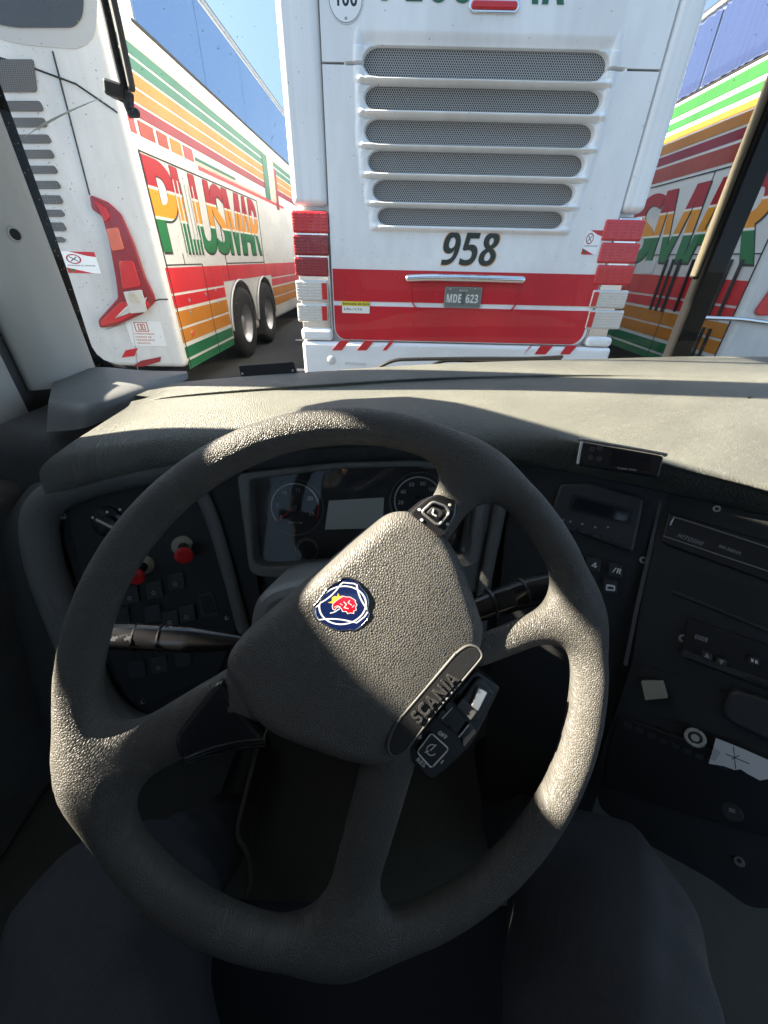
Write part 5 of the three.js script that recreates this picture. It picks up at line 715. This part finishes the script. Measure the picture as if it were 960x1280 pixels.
// ------------------------------------------------------------------ driver's lap and the seat
{
  const st = thing('driver_seat', 'dark blue cloth driver seat under the legs', 'seat', V(0, FLOOR, 0.3));
  part('cushion', box(-0.3, 0.3, H - 0.86, H - 0.735, -0.16, 0.55, 0.05), mat.seat, st); part('backrest', box(-0.27, 0.27, H - 0.80, H - 0.05, 0.52, 0.66, 0.06), mat.seat, st); part('pedestal', box(-0.2, 0.2, FLOOR, H - 0.85, 0.08, 0.45, 0.03), mat.cabDark, st);
  const P = (x, y, z) => V(x, H + y, z), B = [[P(-0.08, -0.61, 0.33), P(-0.275, -0.605, -0.09), 0.118, 0.09], [P(0.10, -0.62, 0.33), P(0.25, -0.61, -0.115), 0.108, 0.088], [P(-0.275, -0.61, -0.10), P(-0.30, -0.96, -0.30), 0.078, 0.055], [P(0.25, -0.615, -0.125), P(0.27, -0.96, -0.33), 0.078, 0.055], [P(-0.1, -0.62, 0.36), P(0.1, -0.62, 0.36), 0.12, 0.12], [P(0, -0.6, 0.37), P(0, -0.36, 0.41), 0.135, 0.13]];
  const f = (x, y, z) => { let d = 9; for (const [a, b, r, s] of B) d = smin(d, capsule(x, y, z, a, b, r, s), 0.05); const w = Math.sin(z * 46 + x * 30) * Math.sin(x * 38 - z * 12 + y * 20); const fold = Math.pow(Math.max(0, Math.sin(z * 34 + x * 62 + 2.2 * Math.sin(x * 11 + z * 5))), 3); return d + 0.003 * w - 0.0055 * fold + 0.0016 * Math.sin(z * 95 - x * 70 + y * 50); };
  // upper body behind the lens: torso, bent arms whose hands hold up the camera, neck and head
  const sh = (s) => P(s * 0.19, -0.02, 0.42), el = (s) => P(s * 0.27, -0.26, 0.30), wr = (s) => P(s * 0.13, -0.06, 0.14);
  B.push([P(0, -0.36, 0.41), P(0, -0.1, 0.43), 0.14, 0.15], [sh(-1), sh(1), 0.075, 0.075], [P(0, 0.0, 0.43), P(0, 0.1, 0.42), 0.06, 0.055]);
  for (const s of [-1, 1]) B.push([sh(s), el(s), 0.055, 0.045], [el(s), wr(s), 0.042, 0.03]);
  const headF = (x, y, z) => { let d = (Math.hypot(x / 0.075, (y - H - 0.22) / 0.115, (z - 0.40) / 0.095) - 1) * 0.08; d = smin(d, capsule(x, y, z, P(0, 0.215, 0.31), P(0, 0.19, 0.295), 0.01, 0.013), 0.012); d = smin(d, capsule(x, y, z, P(-0.02, 0.16, 0.315), P(0.02, 0.16, 0.315), 0.007, 0.007), 0.01); for (const s of [-1, 1]) { d = smin(d, capsule(x, y, z, P(s * 0.076, 0.235, 0.41), P(s * 0.074, 0.195, 0.40), 0.012, 0.008), 0.01); d = Math.max(d, 0.009 - Math.hypot(x - s * 0.03, y - H - 0.235, z - 0.31)); } return d; };
  const bodyF = (x, y, z) => (y > H + 0.06 ? smin(f(x, y, z), headF(x, y, z), 0.02) : f(x, y, z));
  const p = thing('person', 'seated driver in dark blue jeans, legs under the steering wheel', 'person', V(0, FLOOR, 0.2)); const g0 = snet(bodyF, [-0.47, FLOOR - 0.02, -0.42], [0.42, H + 0.38, 0.60], 0.010);
  const hands = [];
  for (const s of [-1, 1]) { const wp0 = wr(s), pm = P(s * 0.105, -0.02, 0.095), fs = [[0.05, 0.032], [0.024, 0.024], [0.0, 0.018], [-0.022, 0.014]], hf2 = (x, y, z) => { let d = capsule(x, y, z, wp0, pm, 0.027, 0.03); for (const [dy, l] of fs) { const k = P(s * 0.10, -0.02 + dy, 0.07), m = P(s * 0.085, -0.015 + dy, 0.045), e = P(s * (0.085 - l), -0.012 + dy, 0.04); d = smin(d, Math.min(capsule(x, y, z, k, m, 0.0095, 0.009), capsule(x, y, z, m, e, 0.009, 0.0075)), 0.006); } d = smin(d, Math.min(capsule(x, y, z, P(s * 0.10, -0.045, 0.09), P(s * 0.085, -0.05, 0.06), 0.012, 0.01), capsule(x, y, z, P(s * 0.085, -0.05, 0.06), P(s * 0.055, -0.035, 0.06), 0.01, 0.008)), 0.008); return d; }; hands.push(snet(hf2, [Math.min(s * 0.02, s * 0.18), H - 0.12, 0.02], [Math.max(s * 0.02, s * 0.18), H + 0.07, 0.19], 0.004)); }
  const g = mergeGeometries([g0, ...hands].map((q) => { const n = q.attributes.position.count, c = new Float32Array(n * 3); for (let i = 0; i < n; i++) { const y = q.attributes.position.getY(i) - H, z = q.attributes.position.getZ(i), skin = q !== g0 || y > 0.075; const k = skin ? [0.5, 0.3, 0.2] : y > -0.5 && z > 0.15 ? [0.06, 0.065, 0.08] : [0.055, 0.056, 0.062]; c.set(k, i * 3); } q.setAttribute('color', new THREE.BufferAttribute(c, 3)); return q; }));
  part('body', g, mat.jeans, p, 'dark blue denim trousers');
  { const hg = snet((x, y, z) => Math.max((Math.hypot(x / 0.083, (y - H - 0.235) / 0.12, (z - 0.41) / 0.1) - 1) * 0.085, -(y - H - 0.2 - (0.40 - z) * 0.9)), [-0.1, H + 0.1, 0.29], [0.1, H + 0.38, 0.54], 0.012); part('hair', hg, mat.shoe, p); }
  { const t = thing('phone', 'dark phone held up by the driver', 'phone', P(0, -0.02, 0.05)); part('case', box(-0.075, 0.075, H - 0.09, H + 0.05, 0.045, 0.053, 0.003), mat.gloss, t); }
  for (const s of [-1, 1]) { const x = s < 0 ? -0.30 : 0.272, sg = snet((X, Y, Z) => { let d = capsule(X, Y, Z, P(x, -0.99, -0.3), P(x, -1.0, -0.47), 0.048, 0.04); return smax(d, -(Y - FLOOR - 0.004), 0.01); }, [x - 0.08, FLOOR - 0.01, -0.56], [x + 0.08, H - 0.92, -0.22], 0.012); part('shoe', sg, mat.shoe, p); }
}
{ const t = thing('footwell_cable', 'thin tan cable hanging in the footwell behind the wheel', 'cable', V(-0.2, FLOOR, -0.3)); part('cable', tube([[322, 930], [308, 990], [297, 1040], [309, 1068], [314, 1100], [306, 1125]].map(([u, v]) => atY(u, v, -0.80)), 0.004, { seg: 8, n: 50 }), M([0.08, 0.065, 0.05], 0.7), t); }
{ const t = thing('clutch_pedal', 'black ribbed pedal plate low in the footwell', 'pedal', V(-0.17, FLOOR, -0.62)); const g = new RoundedBoxGeometry(0.09, 0.1, 0.015, 2, 0.006); g.rotateX(-0.7); g.translate(-0.17, FLOOR + 0.16, -0.6); part('pad', g, mat.rubber, t); part('lever', tube([V(-0.17, FLOOR + 0.16, -0.61), V(-0.17, FLOOR + 0.34, -0.7), V(-0.17, FLOOR + 0.42, -0.8)], 0.012, { seg: 8 }), mat.black, t); }

renderer.render(scene, camera);
